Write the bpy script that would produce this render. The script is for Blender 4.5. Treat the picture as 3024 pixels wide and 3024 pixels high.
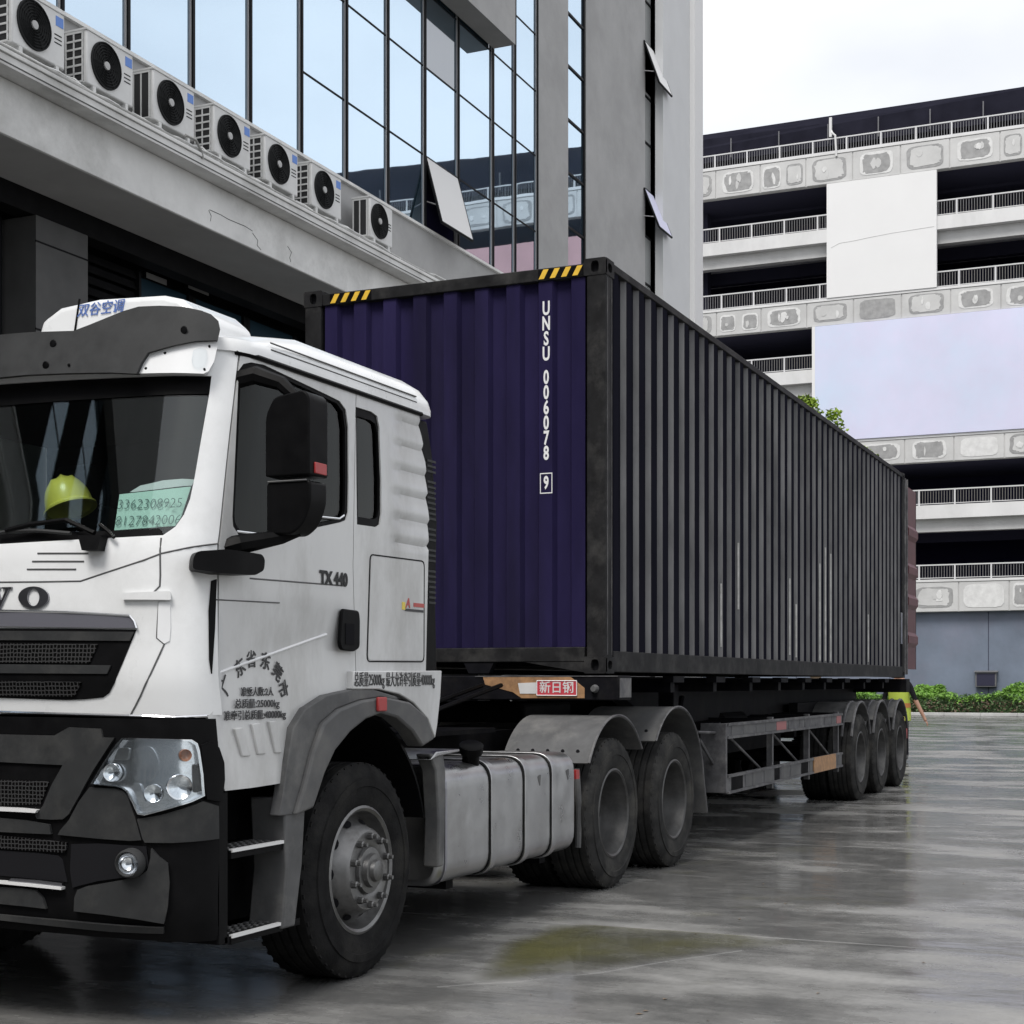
import bpy, bmesh, math, random
import numpy as np
from mathutils import Vector, Matrix
from mathutils.geometry import delaunay_2d_cdt
random.seed(7); R = math.radians
for o in list(bpy.data.objects): bpy.data.objects.remove(o)
SC = bpy.context.scene; COL = SC.collection
# ---------------------------------------------------------------- camera
F, TH, Y0, CX, CY, CZ = 4534., 0.41631, 2015., -10.0135, -3.716, 1.4405   # focal and horizon in photo pixels
CC, SS = math.cos(TH), math.sin(TH)
cam = bpy.data.cameras.new('camera'); camo = bpy.data.objects.new('camera', cam); COL.objects.link(camo)
camo.location = (CX, CY, CZ); camo.rotation_euler = (R(90), 0, TH - R(90))
cam.sensor_width = 36; cam.lens = F / 3024 * 36; cam.shift_y = (Y0 - 1512) / 3024; cam.clip_start = .05; cam.clip_end = 2500
SC.camera = camo
# ---------------------------------------------------------------- sky, sun, exposure
SUN_EL, SUN_DIR = 57, (-.95, .06)
wd = bpy.data.worlds.new('World'); SC.world = wd; wd.use_nodes = True
nt = wd.node_tree; N = nt.nodes; L = nt.links
bg = N['Background']; bg.inputs['Strength'].default_value = .085
sky = N.new('ShaderNodeTexSky'); sky.sky_type = 'NISHITA'; sky.sun_disc = False
sky.sun_elevation = R(SUN_EL); sky.sun_rotation = math.atan2(SUN_DIR[0], SUN_DIR[1]); sky.dust_density = 2.
tc = N.new('ShaderNodeTexCoord'); nz = N.new('ShaderNodeTexNoise'); nz.inputs['Scale'].default_value = 2.2; nz.inputs['Detail'].default_value = 5
mpw = N.new('ShaderNodeMapping'); mpw.inputs['Scale'].default_value = (1, 1, 2.4)
L.new(tc.outputs['Generated'], mpw.inputs[0]); L.new(mpw.outputs[0], nz.inputs['Vector'])
rmp = N.new('ShaderNodeValToRGB'); rmp.color_ramp.elements[0].position = .36; rmp.color_ramp.elements[1].position = .62
rmp.color_ramp.elements[0].color = (6.3, 6.4, 6.6, 1); rmp.color_ramp.elements[1].color = (8.6, 8.6, 8.6, 1)
L.new(nz.outputs['Fac'], rmp.inputs[0])
mxw = N.new('ShaderNodeMix'); mxw.data_type = 'RGBA'; mxw.inputs['Factor'].default_value = .82
L.new(sky.outputs[0], mxw.inputs['A']); L.new(rmp.outputs[0], mxw.inputs['B']); L.new(mxw.outputs['Result'], bg.inputs['Color'])
sun = bpy.data.lights.new('sun', 'SUN'); sun.energy = 1.5; sun.angle = R(24); sun.color = (1, .97, .93)
suno = bpy.data.objects.new('sun', sun); COL.objects.link(suno); suno.location = (-20, 0, 40)
sv = Vector((SUN_DIR[0], SUN_DIR[1], 0)).normalized() * math.cos(R(SUN_EL)) + Vector((0, 0, math.sin(R(SUN_EL))))
suno.rotation_euler = sv.to_track_quat('Z', 'Y').to_euler()
SC.view_settings.view_transform = 'Standard'; SC.view_settings.look = 'None'; SC.view_settings.gamma = 1
SC.view_settings.exposure = 0.9
SC.render.engine = 'CYCLES'
SC.cycles.max_bounces = 8; SC.cycles.transparent_max_bounces = 12; SC.cycles.caustics_reflective = False; SC.cycles.caustics_refractive = False
# ---------------------------------------------------------------- pixel -> direction helpers (distance always comes from a real plane)
def ray(p):
    x = (p[0] - 1512) / F; return Vector((CC + x * SS, SS - x * CC, (Y0 - p[1]) / F))
def side(p, y):
    d = ray(p); t = (y - CY) / d.y; return (CX + t * d.x, CZ + t * d.z)          # -> x,z on plane y
def front(p, x):
    d = ray(p); t = (x - CX) / d.x; return (CY + t * d.y, CZ + t * d.z)          # -> y,z on plane x
def ground(p, z=0.):
    d = ray(p); t = (z - CZ) / d.z; return (CX + t * d.x, CY + t * d.y)
def zoom(x0, y0, k): return lambda x, y: (x0 + x * k, y0 + y * k)
z1 = zoom(0, 800, .5176); z2 = zoom(0, 1700, .5176); z3 = zoom(500, 1000, .4658); z4 = zoom(850, 1900, .5176)
z5 = zoom(0, 0, .5176); z6 = zoom(900, 0, .5694); zB = zoom(0, 2100, .3623); zV = zoom(0, 850, .3623); z9 = zoom(1950, 1850, .4658)
z7 = zoom(1250, 1800, .4141)
# ---------------------------------------------------------------- materials
MATS = {}
def mat(name, col, rough=.5, metal=0., var=.0, vs=6., dirt=None, dirtk=.0, bump=0., bs=40., spec=.5, coat=0., stretch=(1, 1, 1), rv=0.):
    m = bpy.data.materials.new(name); m.use_nodes = True; t = m.node_tree; n = t.nodes; l = t.links
    b = n['Principled BSDF']; b.inputs['Base Color'].default_value = (*col, 1); b.inputs['Roughness'].default_value = rough
    b.inputs['Metallic'].default_value = metal; b.inputs['Specular IOR Level'].default_value = spec; b.inputs['Coat Weight'].default_value = coat
    b.inputs['Coat Roughness'].default_value = .08
    MATS[name] = m
    if var or bump or dirt or rv:
        c = n.new('ShaderNodeTexCoord'); mp = n.new('ShaderNodeMapping'); mp.inputs['Scale'].default_value = stretch
        l.new(c.outputs['Object'], mp.inputs[0])
        nz = n.new('ShaderNodeTexNoise'); nz.inputs['Scale'].default_value = vs; nz.inputs['Detail'].default_value = 7; nz.inputs['Roughness'].default_value = .62
        l.new(mp.outputs[0], nz.inputs['Vector'])
        mr = n.new('ShaderNodeMapRange'); mr.inputs['From Min'].default_value = .3; mr.inputs['From Max'].default_value = .7
        mr.inputs['To Min'].default_value = 1 - var; mr.inputs['To Max'].default_value = 1 + var; l.new(nz.outputs['Fac'], mr.inputs[0])
        ml = n.new('ShaderNodeMix'); ml.data_type = 'RGBA'; ml.blend_type = 'MULTIPLY'; ml.inputs['Factor'].default_value = 1
        ml.inputs['A'].default_value = (*col, 1); l.new(mr.outputs[0], ml.inputs['B']); out = ml.outputs['Result']
        if dirt:
            n2 = n.new('ShaderNodeTexNoise'); n2.inputs['Scale'].default_value = vs * .45; n2.inputs['Detail'].default_value = 9; n2.inputs['Roughness'].default_value = .7
            l.new(mp.outputs[0], n2.inputs['Vector'])
            m2 = n.new('ShaderNodeMapRange'); m2.inputs['From Min'].default_value = .48; m2.inputs['From Max'].default_value = .72; m2.inputs['To Max'].default_value = dirtk
            l.new(n2.outputs['Fac'], m2.inputs[0])
            md = n.new('ShaderNodeMix'); md.data_type = 'RGBA'; l.new(m2.outputs[0], md.inputs['Factor']); l.new(out, md.inputs['A']); md.inputs['B'].default_value = (*dirt, 1); out = md.outputs['Result']
        l.new(out, b.inputs['Base Color'])
        if rv:
            m3 = n.new('ShaderNodeMapRange'); m3.inputs['From Min'].default_value = .3; m3.inputs['From Max'].default_value = .7
            m3.inputs['To Min'].default_value = max(.02, rough - rv); m3.inputs['To Max'].default_value = min(1, rough + rv); l.new(nz.outputs['Fac'], m3.inputs[0]); l.new(m3.outputs[0], b.inputs['Roughness'])
        if bump:
            n4 = n.new('ShaderNodeTexNoise'); n4.inputs['Scale'].default_value = bs; n4.inputs['Detail'].default_value = 5; l.new(mp.outputs[0], n4.inputs['Vector'])
            bp = n.new('ShaderNodeBump'); bp.inputs['Strength'].default_value = bump; bp.inputs['Distance'].default_value = .02
            l.new(n4.outputs['Fac'], bp.inputs['Height']); l.new(bp.outputs[0], b.inputs['Normal'])
    return m
def glassmat(name, tint, refl=(1, 1, 1), rough=.02, base=.06, power=1.):
    m = bpy.data.materials.new(name); m.use_nodes = True; t = m.node_tree; n = t.nodes; l = t.links
    n.remove(n['Principled BSDF']); tr = n.new('ShaderNodeBsdfTransparent'); tr.inputs[0].default_value = (*tint, 1)
    g = n.new('ShaderNodeBsdfGlossy'); g.inputs['Color'].default_value = (*refl, 1); g.inputs['Roughness'].default_value = rough
    fr = n.new('ShaderNodeLayerWeight'); fr.inputs[0].default_value = .5
    pw = n.new('ShaderNodeMath'); pw.operation = 'POWER'; pw.inputs[1].default_value = 5; l.new(fr.outputs['Facing'], pw.inputs[0])
    mr = n.new('ShaderNodeMapRange'); mr.inputs['To Min'].default_value = base * .5; mr.inputs['To Max'].default_value = 1; l.new(pw.outputs[0], mr.inputs[0])
    mx = n.new('ShaderNodeMixShader'); l.new(mr.outputs[0], mx.inputs[0]); l.new(tr.outputs[0], mx.inputs[1]); l.new(g.outputs[0], mx.inputs[2])
    l.new(mx.outputs[0], n['Material Output'].inputs[0]); MATS[name] = m; return m
mat('white_paint', (.76, .77, .775), .3, var=.04, vs=3, dirt=(.34, .34, .32), dirtk=.32, coat=.4, rv=.05)
mat('white_paint_shade_grime', (.57, .575, .575), .34, var=.06, vs=4, dirt=(.26, .255, .24), dirtk=.62, coat=.3, rv=.06, stretch=(1, 1, .45))  # grime noise; the darker base puts the flank's shade into the colour
mat('white_plastic', (.74, .75, .76), .4, var=.03, vs=5)
mat('visor_grey', (.042, .043, .044), .5, var=.18, vs=9, rv=.1, spec=0.12)
mat('bumper_grey', (.032, .033, .034), .42, var=.12, vs=8, dirt=(.10, .098, .092), dirtk=.35, rv=.08, spec=0.12)
mat('black_plastic', (.006, .006, .0065), .4, var=.2, vs=10, rv=.1, spec=0.05)
mat('trim_grey', (.10, .101, .103), .5, var=.12, vs=7, dirt=(.22, .215, .2), dirtk=.4, spec=0.15)
mat('chrome', (.75, .76, .78), .13, 1.)
mat('dull_chrome', (.33, .33, .36), .28, 1., var=.1, vs=9)
mat('aluminium', (.40, .402, .405), .34, 1., var=.10, vs=5, dirt=(.20, .195, .185), dirtk=.45, rv=.1)
mat('rubber', (.018, .018, .0185), .72, var=.3, vs=9, dirt=(.04, .039, .036), dirtk=.75, bump=.15, bs=90, spec=0.02)
mat('rubber_dusty', (.035, .035, .035), .8, var=.3, vs=9, dirt=(.08, .077, .07), dirtk=.8, bump=.15, bs=90, spec=0.02)
mat('rim_steel', (.19, .19, .19), .45, .85, var=.2, vs=9, dirt=(.045, .042, .036), dirtk=.8)
mat('rim_dark', (.085, .085, .085), .5, .6, var=.3, vs=9, dirt=(.03, .028, .025), dirtk=.7)  # darker rim steel with dirt: shade inside the dish put into the colour
mat('fender_grey', (.10, .101, .103), .5, var=.2, vs=6, dirt=(.25, .245, .23), dirtk=.5, spec=0.15)
mat('chassis_black', (.006, .006, .007), .55, var=.4, vs=8, dirt=(.02, .019, .017), dirtk=.5, spec=0.02)
mat('trailer_dark', (.009, .009, .011), .5, var=.3, vs=7, dirt=(.03, .028, .026), dirtk=.5, spec=0.03)
mat('guard_grey', (.09, .09, .095), .5, var=.35, vs=9, dirt=(.26, .255, .25), dirtk=.6, spec=0.12)
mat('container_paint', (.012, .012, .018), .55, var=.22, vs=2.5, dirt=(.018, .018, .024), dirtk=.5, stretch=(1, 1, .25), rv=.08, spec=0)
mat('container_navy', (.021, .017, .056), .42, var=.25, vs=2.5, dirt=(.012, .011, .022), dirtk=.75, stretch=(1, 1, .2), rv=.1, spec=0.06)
mat('container_paint_lit', (.17, .17, .175), .6, var=.35, vs=3., dirt=(.05, .05, .055), dirtk=.7, stretch=(1, 1, .3), spec=0.05)  # pale copy of the side paint, stands for light on forward rib flanks
mat('lamp_silver', (.80, .81, .83), .22, 1., var=.06, vs=12, bump=.10, bs=14)
mat('strip_grey', (.12, .12, .14), .25)
mat('bright_edge', (.70, .70, .70), .35)  # pale non-metal: the shine of chrome step edges put into the colour
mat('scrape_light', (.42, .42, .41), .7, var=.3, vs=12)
mat('handwriting', (.10, .17, .16), .6)
mat('container_frame', (.020, .020, .021), .5, var=.3, vs=8, dirt=(.09, .088, .085), dirtk=.5, spec=0.05)
mat('maroon', (.085, .018, .024), .45, var=.25, vs=5)
mat('lettering_white', (.8, .8, .8), .5); mat('lettering_dark', (.03, .03, .032), .5); mat('lettering_blue', (.10, .17, .42), .5)
mat('label_blue', (.10, .23, .62), .4); mat('badge_red', (.42, .07, .06), .4); mat('badge_yellow', (.7, .55, .08), .4)
mat('hazard_yellow', (.80, .50, .05), .45, var=.12, vs=20); mat('sign_red', (.50, .05, .07), .45, var=.15, vs=18); mat('rust_orange', (.34, .19, .09), .6, var=.3, vs=16, dirt=(.12, .07, .05), dirtk=.7)
mat('lamp_orange', (.30, .12, .06), .3); mat('lamp_red', (.35, .03, .03), .35); mat('reflector_red', (.32, .10, .10), .4)
mat('helmet_yellow', (.72, .66, .12), .35, coat=.3); mat('card_green', (.60, .82, .72), .6)
mat('interior', (.016, .016, .018), .8, spec=0); mat('seat_fabric', (.04, .042, .048), .9, var=.3, vs=14, spec=0.1); mat('curtain', (.20, .215, .225), .9)
mat('concrete_light', (.72, .72, .71), .8, var=.10, vs=1.6, dirt=(.40, .40, .385), dirtk=.75, bump=.15, bs=14)
mat('concrete_wall', (.36, .36, .36), .8, var=.10, vs=1.1, dirt=(.24, .24, .238), dirtk=.5, bump=.12, bs=12)
mat('concrete_soffit', (.52, .52, .52), .85, var=.08, vs=1.2)
mat('column_dark', (.09, .09, .09), .6, var=.12, vs=2., spec=0.2)
mat('shutter_dark', (.014, .014, .015), .5, var=.2, vs=4, spec=0.03)
mat('mullion_dark', (.014, .0145, .016), .4, spec=0.05); mat('mullion_light', (.42, .42, .43), .4)
mat('white_cladding', (.60, .61, .62), .7, var=.04, vs=1.)
mat('ac_case', (.66, .665, .66), .45, var=.05, vs=5, dirt=(.40, .39, .36), dirtk=.3)
mat('ac_dark', (.02, .021, .022), .5, spec=0.06); mat('ac_hub', (.42, .42, .42), .4); mat('ac_fin', (.02, .02, .021), .6)
mat('pipe_grey', (.36, .36, .35), .6, var=.2, vs=12)
mat('garage_white', (.64, .64, .64), .75, var=.06, vs=.6, dirt=(.38, .38, .38), dirtk=.45, stretch=(1, 1, .5))
mat('garage_band', (.52, .52, .515), .85, var=.10, vs=.9, dirt=(.35, .35, .35), dirtk=.5)
mat('relief_light', (.62, .62, .615), .85, var=.12, vs=4); mat('relief_grey', (.30, .30, .30), .85, var=.2, vs=4)
mat('garage_dark', (.042, .042, .066), .8, spec=0); mat('garage_inner', (.015, .014, .034), .9, spec=0); mat('roof_dark', (.016, .016, .024), .6, var=.25, vs=.8, spec=0)  # dark deck colours: the shade inside the decks is put in as navy
mat('lavender', (.60, .60, .76), .55, var=.06, vs=.25, dirt=(.50, .66, .80), dirtk=.6); mat('panel_white', (.70, .70, .70), .6, var=.015, vs=.7)
mat('rail_white', (.56, .56, .57), .5); mat('rail_bar', (.12, .12, .13), .5); mat('pink_wall', (.50, .30, .31), .8, var=.08, vs=.8)
mat('base_blue', (.15, .18, .235), .75, var=.25, vs=.35, dirt=(.20, .185, .24), dirtk=.6)
mat('kerb', (.42, .42, .41), .7, var=.15, vs=3)
mat('leaf_green', (.15, .30, .045), .55, var=.45, vs=2.6); mat('leaf_dark', (.07, .13, .045), .6, var=.5, vs=3.); mat('leaf_red', (.12, .085, .055), .6, var=.5, vs=4)
mat('leaf_tree', (.20, .29, .03), .55, var=.5, vs=1.5); mat('bark', (.10, .075, .05), .9, var=.3, vs=8)
mat('skin', (.34, .19, .13), .55); mat('vest', (.42, .52, .07), .7); mat('cloth_black', (.012, .012, .015), .9, spec=0.1); mat('vest_orange', (.5, .2, .06), .7); mat('shoe', (.05, .05, .05), .7)
mat('paper', (.75, .75, .75), .7); mat('box_grey', (.16, .16, .165), .5, .3, var=.15, vs=6)
def meshmat():
    m = mat('mesh_black', (.01, .01, .01), .6, spec=.05); n = m.node_tree.nodes; l = m.node_tree.links; c = n.new('ShaderNodeTexCoord'); v = n.new('ShaderNodeTexVoronoi'); v.voronoi_dimensions = '2D'; v.feature = 'DISTANCE_TO_EDGE'; v.inputs['Scale'].default_value = 58; v.inputs['Randomness'].default_value = .25
    sx = n.new('ShaderNodeSeparateXYZ'); cx = n.new('ShaderNodeCombineXYZ'); l.new(c.outputs['Object'], sx.inputs[0]); l.new(sx.outputs[1], cx.inputs[0]); l.new(sx.outputs[2], cx.inputs[1]); l.new(cx.outputs[0], v.inputs['Vector'])
    r = n.new('ShaderNodeValToRGB'); r.color_ramp.interpolation = 'CONSTANT'; r.color_ramp.elements[0].color = (.045, .045, .046, 1); r.color_ramp.elements[1].position = .12; r.color_ramp.elements[1].color = (.002, .002, .002, 1)
    l.new(v.outputs['Distance'], r.inputs[0]); l.new(r.outputs[0], n['Principled BSDF'].inputs['Base Color'])
meshmat()
glassmat('windscreen_glass', (.82, .88, .87), base=.085); glassmat('cab_glass', (.24, .30, .295), base=.02); glassmat('lamp_glass', (.94, .96, .97), base=.05)
def mirrorglass(name, tint, rough=.015, k=.86):
    m = mat(name, (.07, .14, .20), .15); n = m.node_tree.nodes; l = m.node_tree.links
    g = n.new('ShaderNodeBsdfGlossy'); g.inputs['Color'].default_value = (*tint, 1); g.inputs['Roughness'].default_value = rough
    mx = n.new('ShaderNodeMixShader'); mx.inputs[0].default_value = k
    l.new(n['Principled BSDF'].outputs[0], mx.inputs[1]); l.new(g.outputs[0], mx.inputs[2]); l.new(mx.outputs[0], n['Material Output'].inputs[0])
    c = n.new('ShaderNodeTexCoord'); nz = n.new('ShaderNodeTexNoise'); nz.inputs['Scale'].default_value = .8; l.new(c.outputs['Object'], nz.inputs['Vector'])
    bp = n.new('ShaderNodeBump'); bp.inputs['Strength'].default_value = .02; bp.inputs['Distance'].default_value = .04; l.new(nz.outputs['Fac'], bp.inputs['Height']); l.new(bp.outputs[0], g.inputs['Normal'])
mirrorglass('facade_glass', (.66, .80, .93))
mirrorglass('facade_glass_grey', (.40, .41, .43), .03, .75)
mat('dull_glass', (.30, .31, .31), .25, var=.1, vs=.8)
mirrorglass('dark_glass', (.10, .11, .12), .03, .6)
mirrorglass('mirror_face', (.8, .8, .8), .01, .95)
# ---------------------------------------------------------------- mesh helpers
class MB:
    def __init__(s): s.v = []; s.f = []
    def add(s, vs, fs):
        k = len(s.v); s.v += [tuple(p) for p in vs]; s.f += [tuple(i + k for i in f) for f in fs]; return s
    def box(s, x0, x1, y0, y1, z0, z1):
        if x0 > x1: x0, x1 = x1, x0
        if y0 > y1: y0, y1 = y1, y0
        if z0 > z1: z0, z1 = z1, z0
        return s.add([(x0, y0, z0), (x1, y0, z0), (x1, y1, z0), (x0, y1, z0), (x0, y0, z1), (x1, y0, z1), (x1, y1, z1), (x0, y1, z1)],
                     [(0, 3, 2, 1), (4, 5, 6, 7), (0, 1, 5, 4), (1, 2, 6, 5), (2, 3, 7, 6), (3, 0, 4, 7)])
    def prism(s, pts, axis, a, b):
        # polygon pts in the two other axes, extruded along axis from a to b
        def P(p, t): return {'x': (t, p[0], p[1]), 'y': (p[0], t, p[1]), 'z': (p[0], p[1], t)}[axis]
        ar = sum(pts[i][0] * pts[(i + 1) % len(pts)][1] - pts[(i + 1) % len(pts)][0] * pts[i][1] for i in range(len(pts)))
        if (ar < 0) ^ (axis == 'y') ^ (a > b): pts = pts[::-1]
        n = len(pts); vs = [P(p, a) for p in pts] + [P(p, b) for p in pts]
        fs = [tuple(range(n))[::-1], tuple(range(n, 2 * n))] + [(i, (i + 1) % n, n + (i + 1) % n, n + i) for i in range(n)]
        return s.add(vs, fs)
    def tube(s, path, r, seg=8, close=False):
        path = [Vector(p) for p in path]; n = len(path); rs = r if hasattr(r, '__len__') else [r] * n; vs = []; fs = []
        up = Vector((0, 0, 1)); prev = None
        for i, p in enumerate(path):
            d = (path[min(i + 1, n - 1)] - path[max(i - 1, 0)]).normalized()
            if prev is None:
                a = d.cross(up) if abs(d.dot(up)) < .95 else d.cross(Vector((1, 0, 0)))
            else: a = prev - d * prev.dot(d)
            a.normalize(); prev = a; b = d.cross(a)
            for k in range(seg):
                t = 2 * math.pi * k / seg; vs.append(p + (a * math.cos(t) + b * math.sin(t)) * rs[i])
        for i in range(n - 1):
            for k in range(seg): fs.append((i * seg + k, i * seg + (k + 1) % seg, (i + 1) * seg + (k + 1) % seg, (i + 1) * seg + k))
        fs.append(tuple(range(seg))[::-1]); fs.append(tuple(range((n - 1) * seg, n * seg)))
        return s.add(vs, fs)
    def lathe(s, prof, c, axis='y', seg=48, a0=0., a1=2 * math.pi, closed=False):
        # prof: (axial, radius)
        full = abs(a1 - a0 - 2 * math.pi) < 1e-6; m = seg if full else seg + 1; n = len(prof); vs = []; fs = []
        for k in range(m):
            t = a0 + (a1 - a0) * k / seg
            for (h, r) in prof:
                if axis == 'y': vs.append((c[0] + r * math.cos(t), c[1] + h, c[2] + r * math.sin(t)))
                elif axis == 'x': vs.append((c[0] + h, c[1] + r * math.cos(t), c[2] + r * math.sin(t)))
                else: vs.append((c[0] + r * math.cos(t), c[1] + r * math.sin(t), c[2] + h))
        for k in range(seg):
            k2 = (k + 1) % m
            for i in range(n if closed else n - 1):
                j = (i + 1) % n; fs.append((k * n + i, k * n + j, k2 * n + j, k2 * n + i))
        return s.add(vs, fs)
    def build(s, name, m, parent=None, smooth=None, bevel=0., bseg=2):
        me = bpy.data.meshes.new(name); me.from_pydata(s.v, [], s.f); me.update()
        return link(name, me, m, parent, smooth, bevel, bseg)
def link(name, me, m, parent=None, smooth=None, bevel=0., bseg=2, recalc=True):
    if recalc:
        bm = bmesh.new(); bm.from_mesh(me); bmesh.ops.recalc_face_normals(bm, faces=bm.faces[:]); bm.to_mesh(me); bm.free()
    for q in (m if isinstance(m, (list, tuple)) else [m]): me.materials.append(MATS[q])
    if smooth:
        me.shade_smooth(); me.set_sharp_from_angle(angle=R(smooth))
    o = bpy.data.objects.new(name, me); COL.objects.link(o)
    if parent is not None: setpar(o, parent)
    if bevel:
        b = o.modifiers.new('bevel', 'BEVEL'); b.width = bevel; b.segments = bseg; b.limit_method = 'ANGLE'; b.angle_limit = R(40); b.harden_normals = False
        me.shade_smooth(); me.set_sharp_from_angle(angle=R(40))
    return o
def setpar(o, p):
    o.parent = p
    # every part is modelled in world coordinates, its parents carry only a translation
    t = Vector((0, 0, 0)); q = p
    while q is not None:
        t = t + q.location + (q.matrix_parent_inverse.to_translation() if q.parent else Vector((0, 0, 0))); q = q.parent
    o.matrix_parent_inverse = Matrix.Translation(-t)
def thing(name, label, cat, loc=(0, 0, 0), group=None):
    o = bpy.data.objects.new(name, None); COL.objects.link(o); o.location = loc; o.empty_display_size = .2
    return tag(o, label, cat, group)
def tag(o, label=None, cat=None, group=None, kind=None):
    if label: o['label'] = label
    if cat: o['category'] = cat
    if group: o['group'] = group
    if kind: o['kind'] = kind
    return o
def inpoly(pts, poly):
    x, y = pts[:, 0], pts[:, 1]; r = np.zeros(len(pts), bool); q = np.array(poly); n = len(q); j = n - 1
    for i in range(n):
        c = ((q[i, 1] > y) != (q[j, 1] > y)); dy = q[j, 1] - q[i, 1]
        xx = (q[j, 0] - q[i, 0]) * (y - q[i, 1]) / (dy if dy else 1e-12) + q[i, 0]
        r ^= c & (x < xx); j = i
    return r
def resample(poly, step):
    out = []
    for i in range(len(poly)):
        a = np.array(poly[i]); b = np.array(poly[(i + 1) % len(poly)]); k = max(1, int(np.ceil(np.linalg.norm(b - a) / step)))
        out += [tuple(a + (b - a) * j / k) for j in range(k)]
    return out
def rounded(poly, r, seg=4):
    out = []; n = len(poly)
    for i in range(n):
        p = Vector(poly[i]); a = Vector(poly[i - 1]); b = Vector(poly[(i + 1) % n]); rr = r[i] if hasattr(r, '__len__') else r
        if rr <= 0: out.append(tuple(p)); continue
        ra = min(rr, (a - p).length * .48); rb = min(rr, (b - p).length * .48)
        A = p + (a - p).normalized() * ra; B = p + (b - p).normalized() * rb
        for k in range(seg + 1):
            t = k / seg; out.append(tuple(A * (1 - t) ** 2 + p * 2 * t * (1 - t) + B * t * t))
    return out
def sheet(outline, holes, mapf, step=.06, thick=.012):
    """triangulated sheet with real thickness: outline and holes in chart coordinates, mapf(u, v, offset) -> point"""
    o = resample(outline, step); hs = [resample(h, step) for h in holes]
    vs = list(o); es = [(i, (i + 1) % len(o)) for i in range(len(o))]
    for h in hs:
        k = len(vs); vs += h; es += [(k + i, k + (i + 1) % len(h)) for i in range(len(h))]
    q = np.array(o); lo, hi = q.min(0), q.max(0)
    gx = np.arange(lo[0] + step * .5, hi[0], step); gy = np.arange(lo[1] + step * .5, hi[1], step)
    if len(gx) and len(gy):
        g = np.array([(a, b) for a in gx for b in gy]); ok = inpoly(g, o)
        for h in hs: ok &= ~inpoly(g, h)
        g = g[ok]; bd = np.array(vs)
        g = [p for p in g if np.min(np.sum((bd - p) ** 2, 1)) > (step * .45) ** 2]
        vs += [tuple(p) for p in g]
    ov, oe, of, *_ = delaunay_2d_cdt([Vector(p) for p in vs], es, [], 0, 1e-6)
    P = np.array([(p[0], p[1]) for p in ov]); tri = [tuple(f) for f in of if len(f) == 3]
    cen = np.array([P[list(f)].mean(0) for f in tri]); ok = inpoly(cen, o)
    for h in hs: ok &= ~inpoly(cen, h)
    tri = [f for f, k in zip(tri, ok) if k]
    used = sorted({i for f in tri for i in f}); ix = {i: k for k, i in enumerate(used)}; tri = [tuple(ix[i] for i in f) for f in tri]; P = P[used]
    n = len(P); A = [mapf(p[0], p[1], 0.) for p in P]; B = [mapf(p[0], p[1], -thick) for p in P]
    cnt = {}
    for f in tri:
        for i in range(3):
            e = (f[i], f[(i + 1) % 3]); cnt[tuple(sorted(e))] = None if tuple(sorted(e)) in cnt else e
    fs = tri + [tuple(i + n for i in f[::-1]) for f in tri] + [(e[1], e[0], e[0] + n, e[1] + n) for e in cnt.values() if e]
    return A + B, fs
def text(body, size, m, name, parent, origin, ux, uy, extr=.0015, align='CENTER', bold=0., sx=1., sp=1.):
    cu = bpy.data.curves.new(name, 'FONT'); cu.body = body; cu.size = size; cu.extrude = extr; cu.align_x = align; cu.align_y = 'CENTER'; cu.offset = bold; cu.resolution_u = 3; cu.space_character = sp
    t = bpy.data.objects.new(name, cu); COL.objects.link(t); dg = bpy.context.evaluated_depsgraph_get(); dg.update()
    me = bpy.data.meshes.new_from_object(t.evaluated_get(dg)); bpy.data.objects.remove(t)
    ux = Vector(ux).normalized(); uy = Vector(uy).normalized(); un = ux.cross(uy)
    M = Matrix(((ux.x * sx, uy.x, un.x, origin[0]), (ux.y * sx, uy.y, un.y, origin[1]), (ux.z * sx, uy.z, un.z, origin[2]), (0, 0, 0, 1)))
    me.transform(M); me.materials.clear()
    return link(name, me, m, parent, recalc=False)
def copy_tree(o, off, parent=None):
    c = o.copy(); COL.objects.link(c)
    if parent is None: c.location = Vector(o.location) + Vector(off)
    else: c.parent = parent
    for ch in list(o.children): copy_tree(ch, off, c)
    return c
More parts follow.
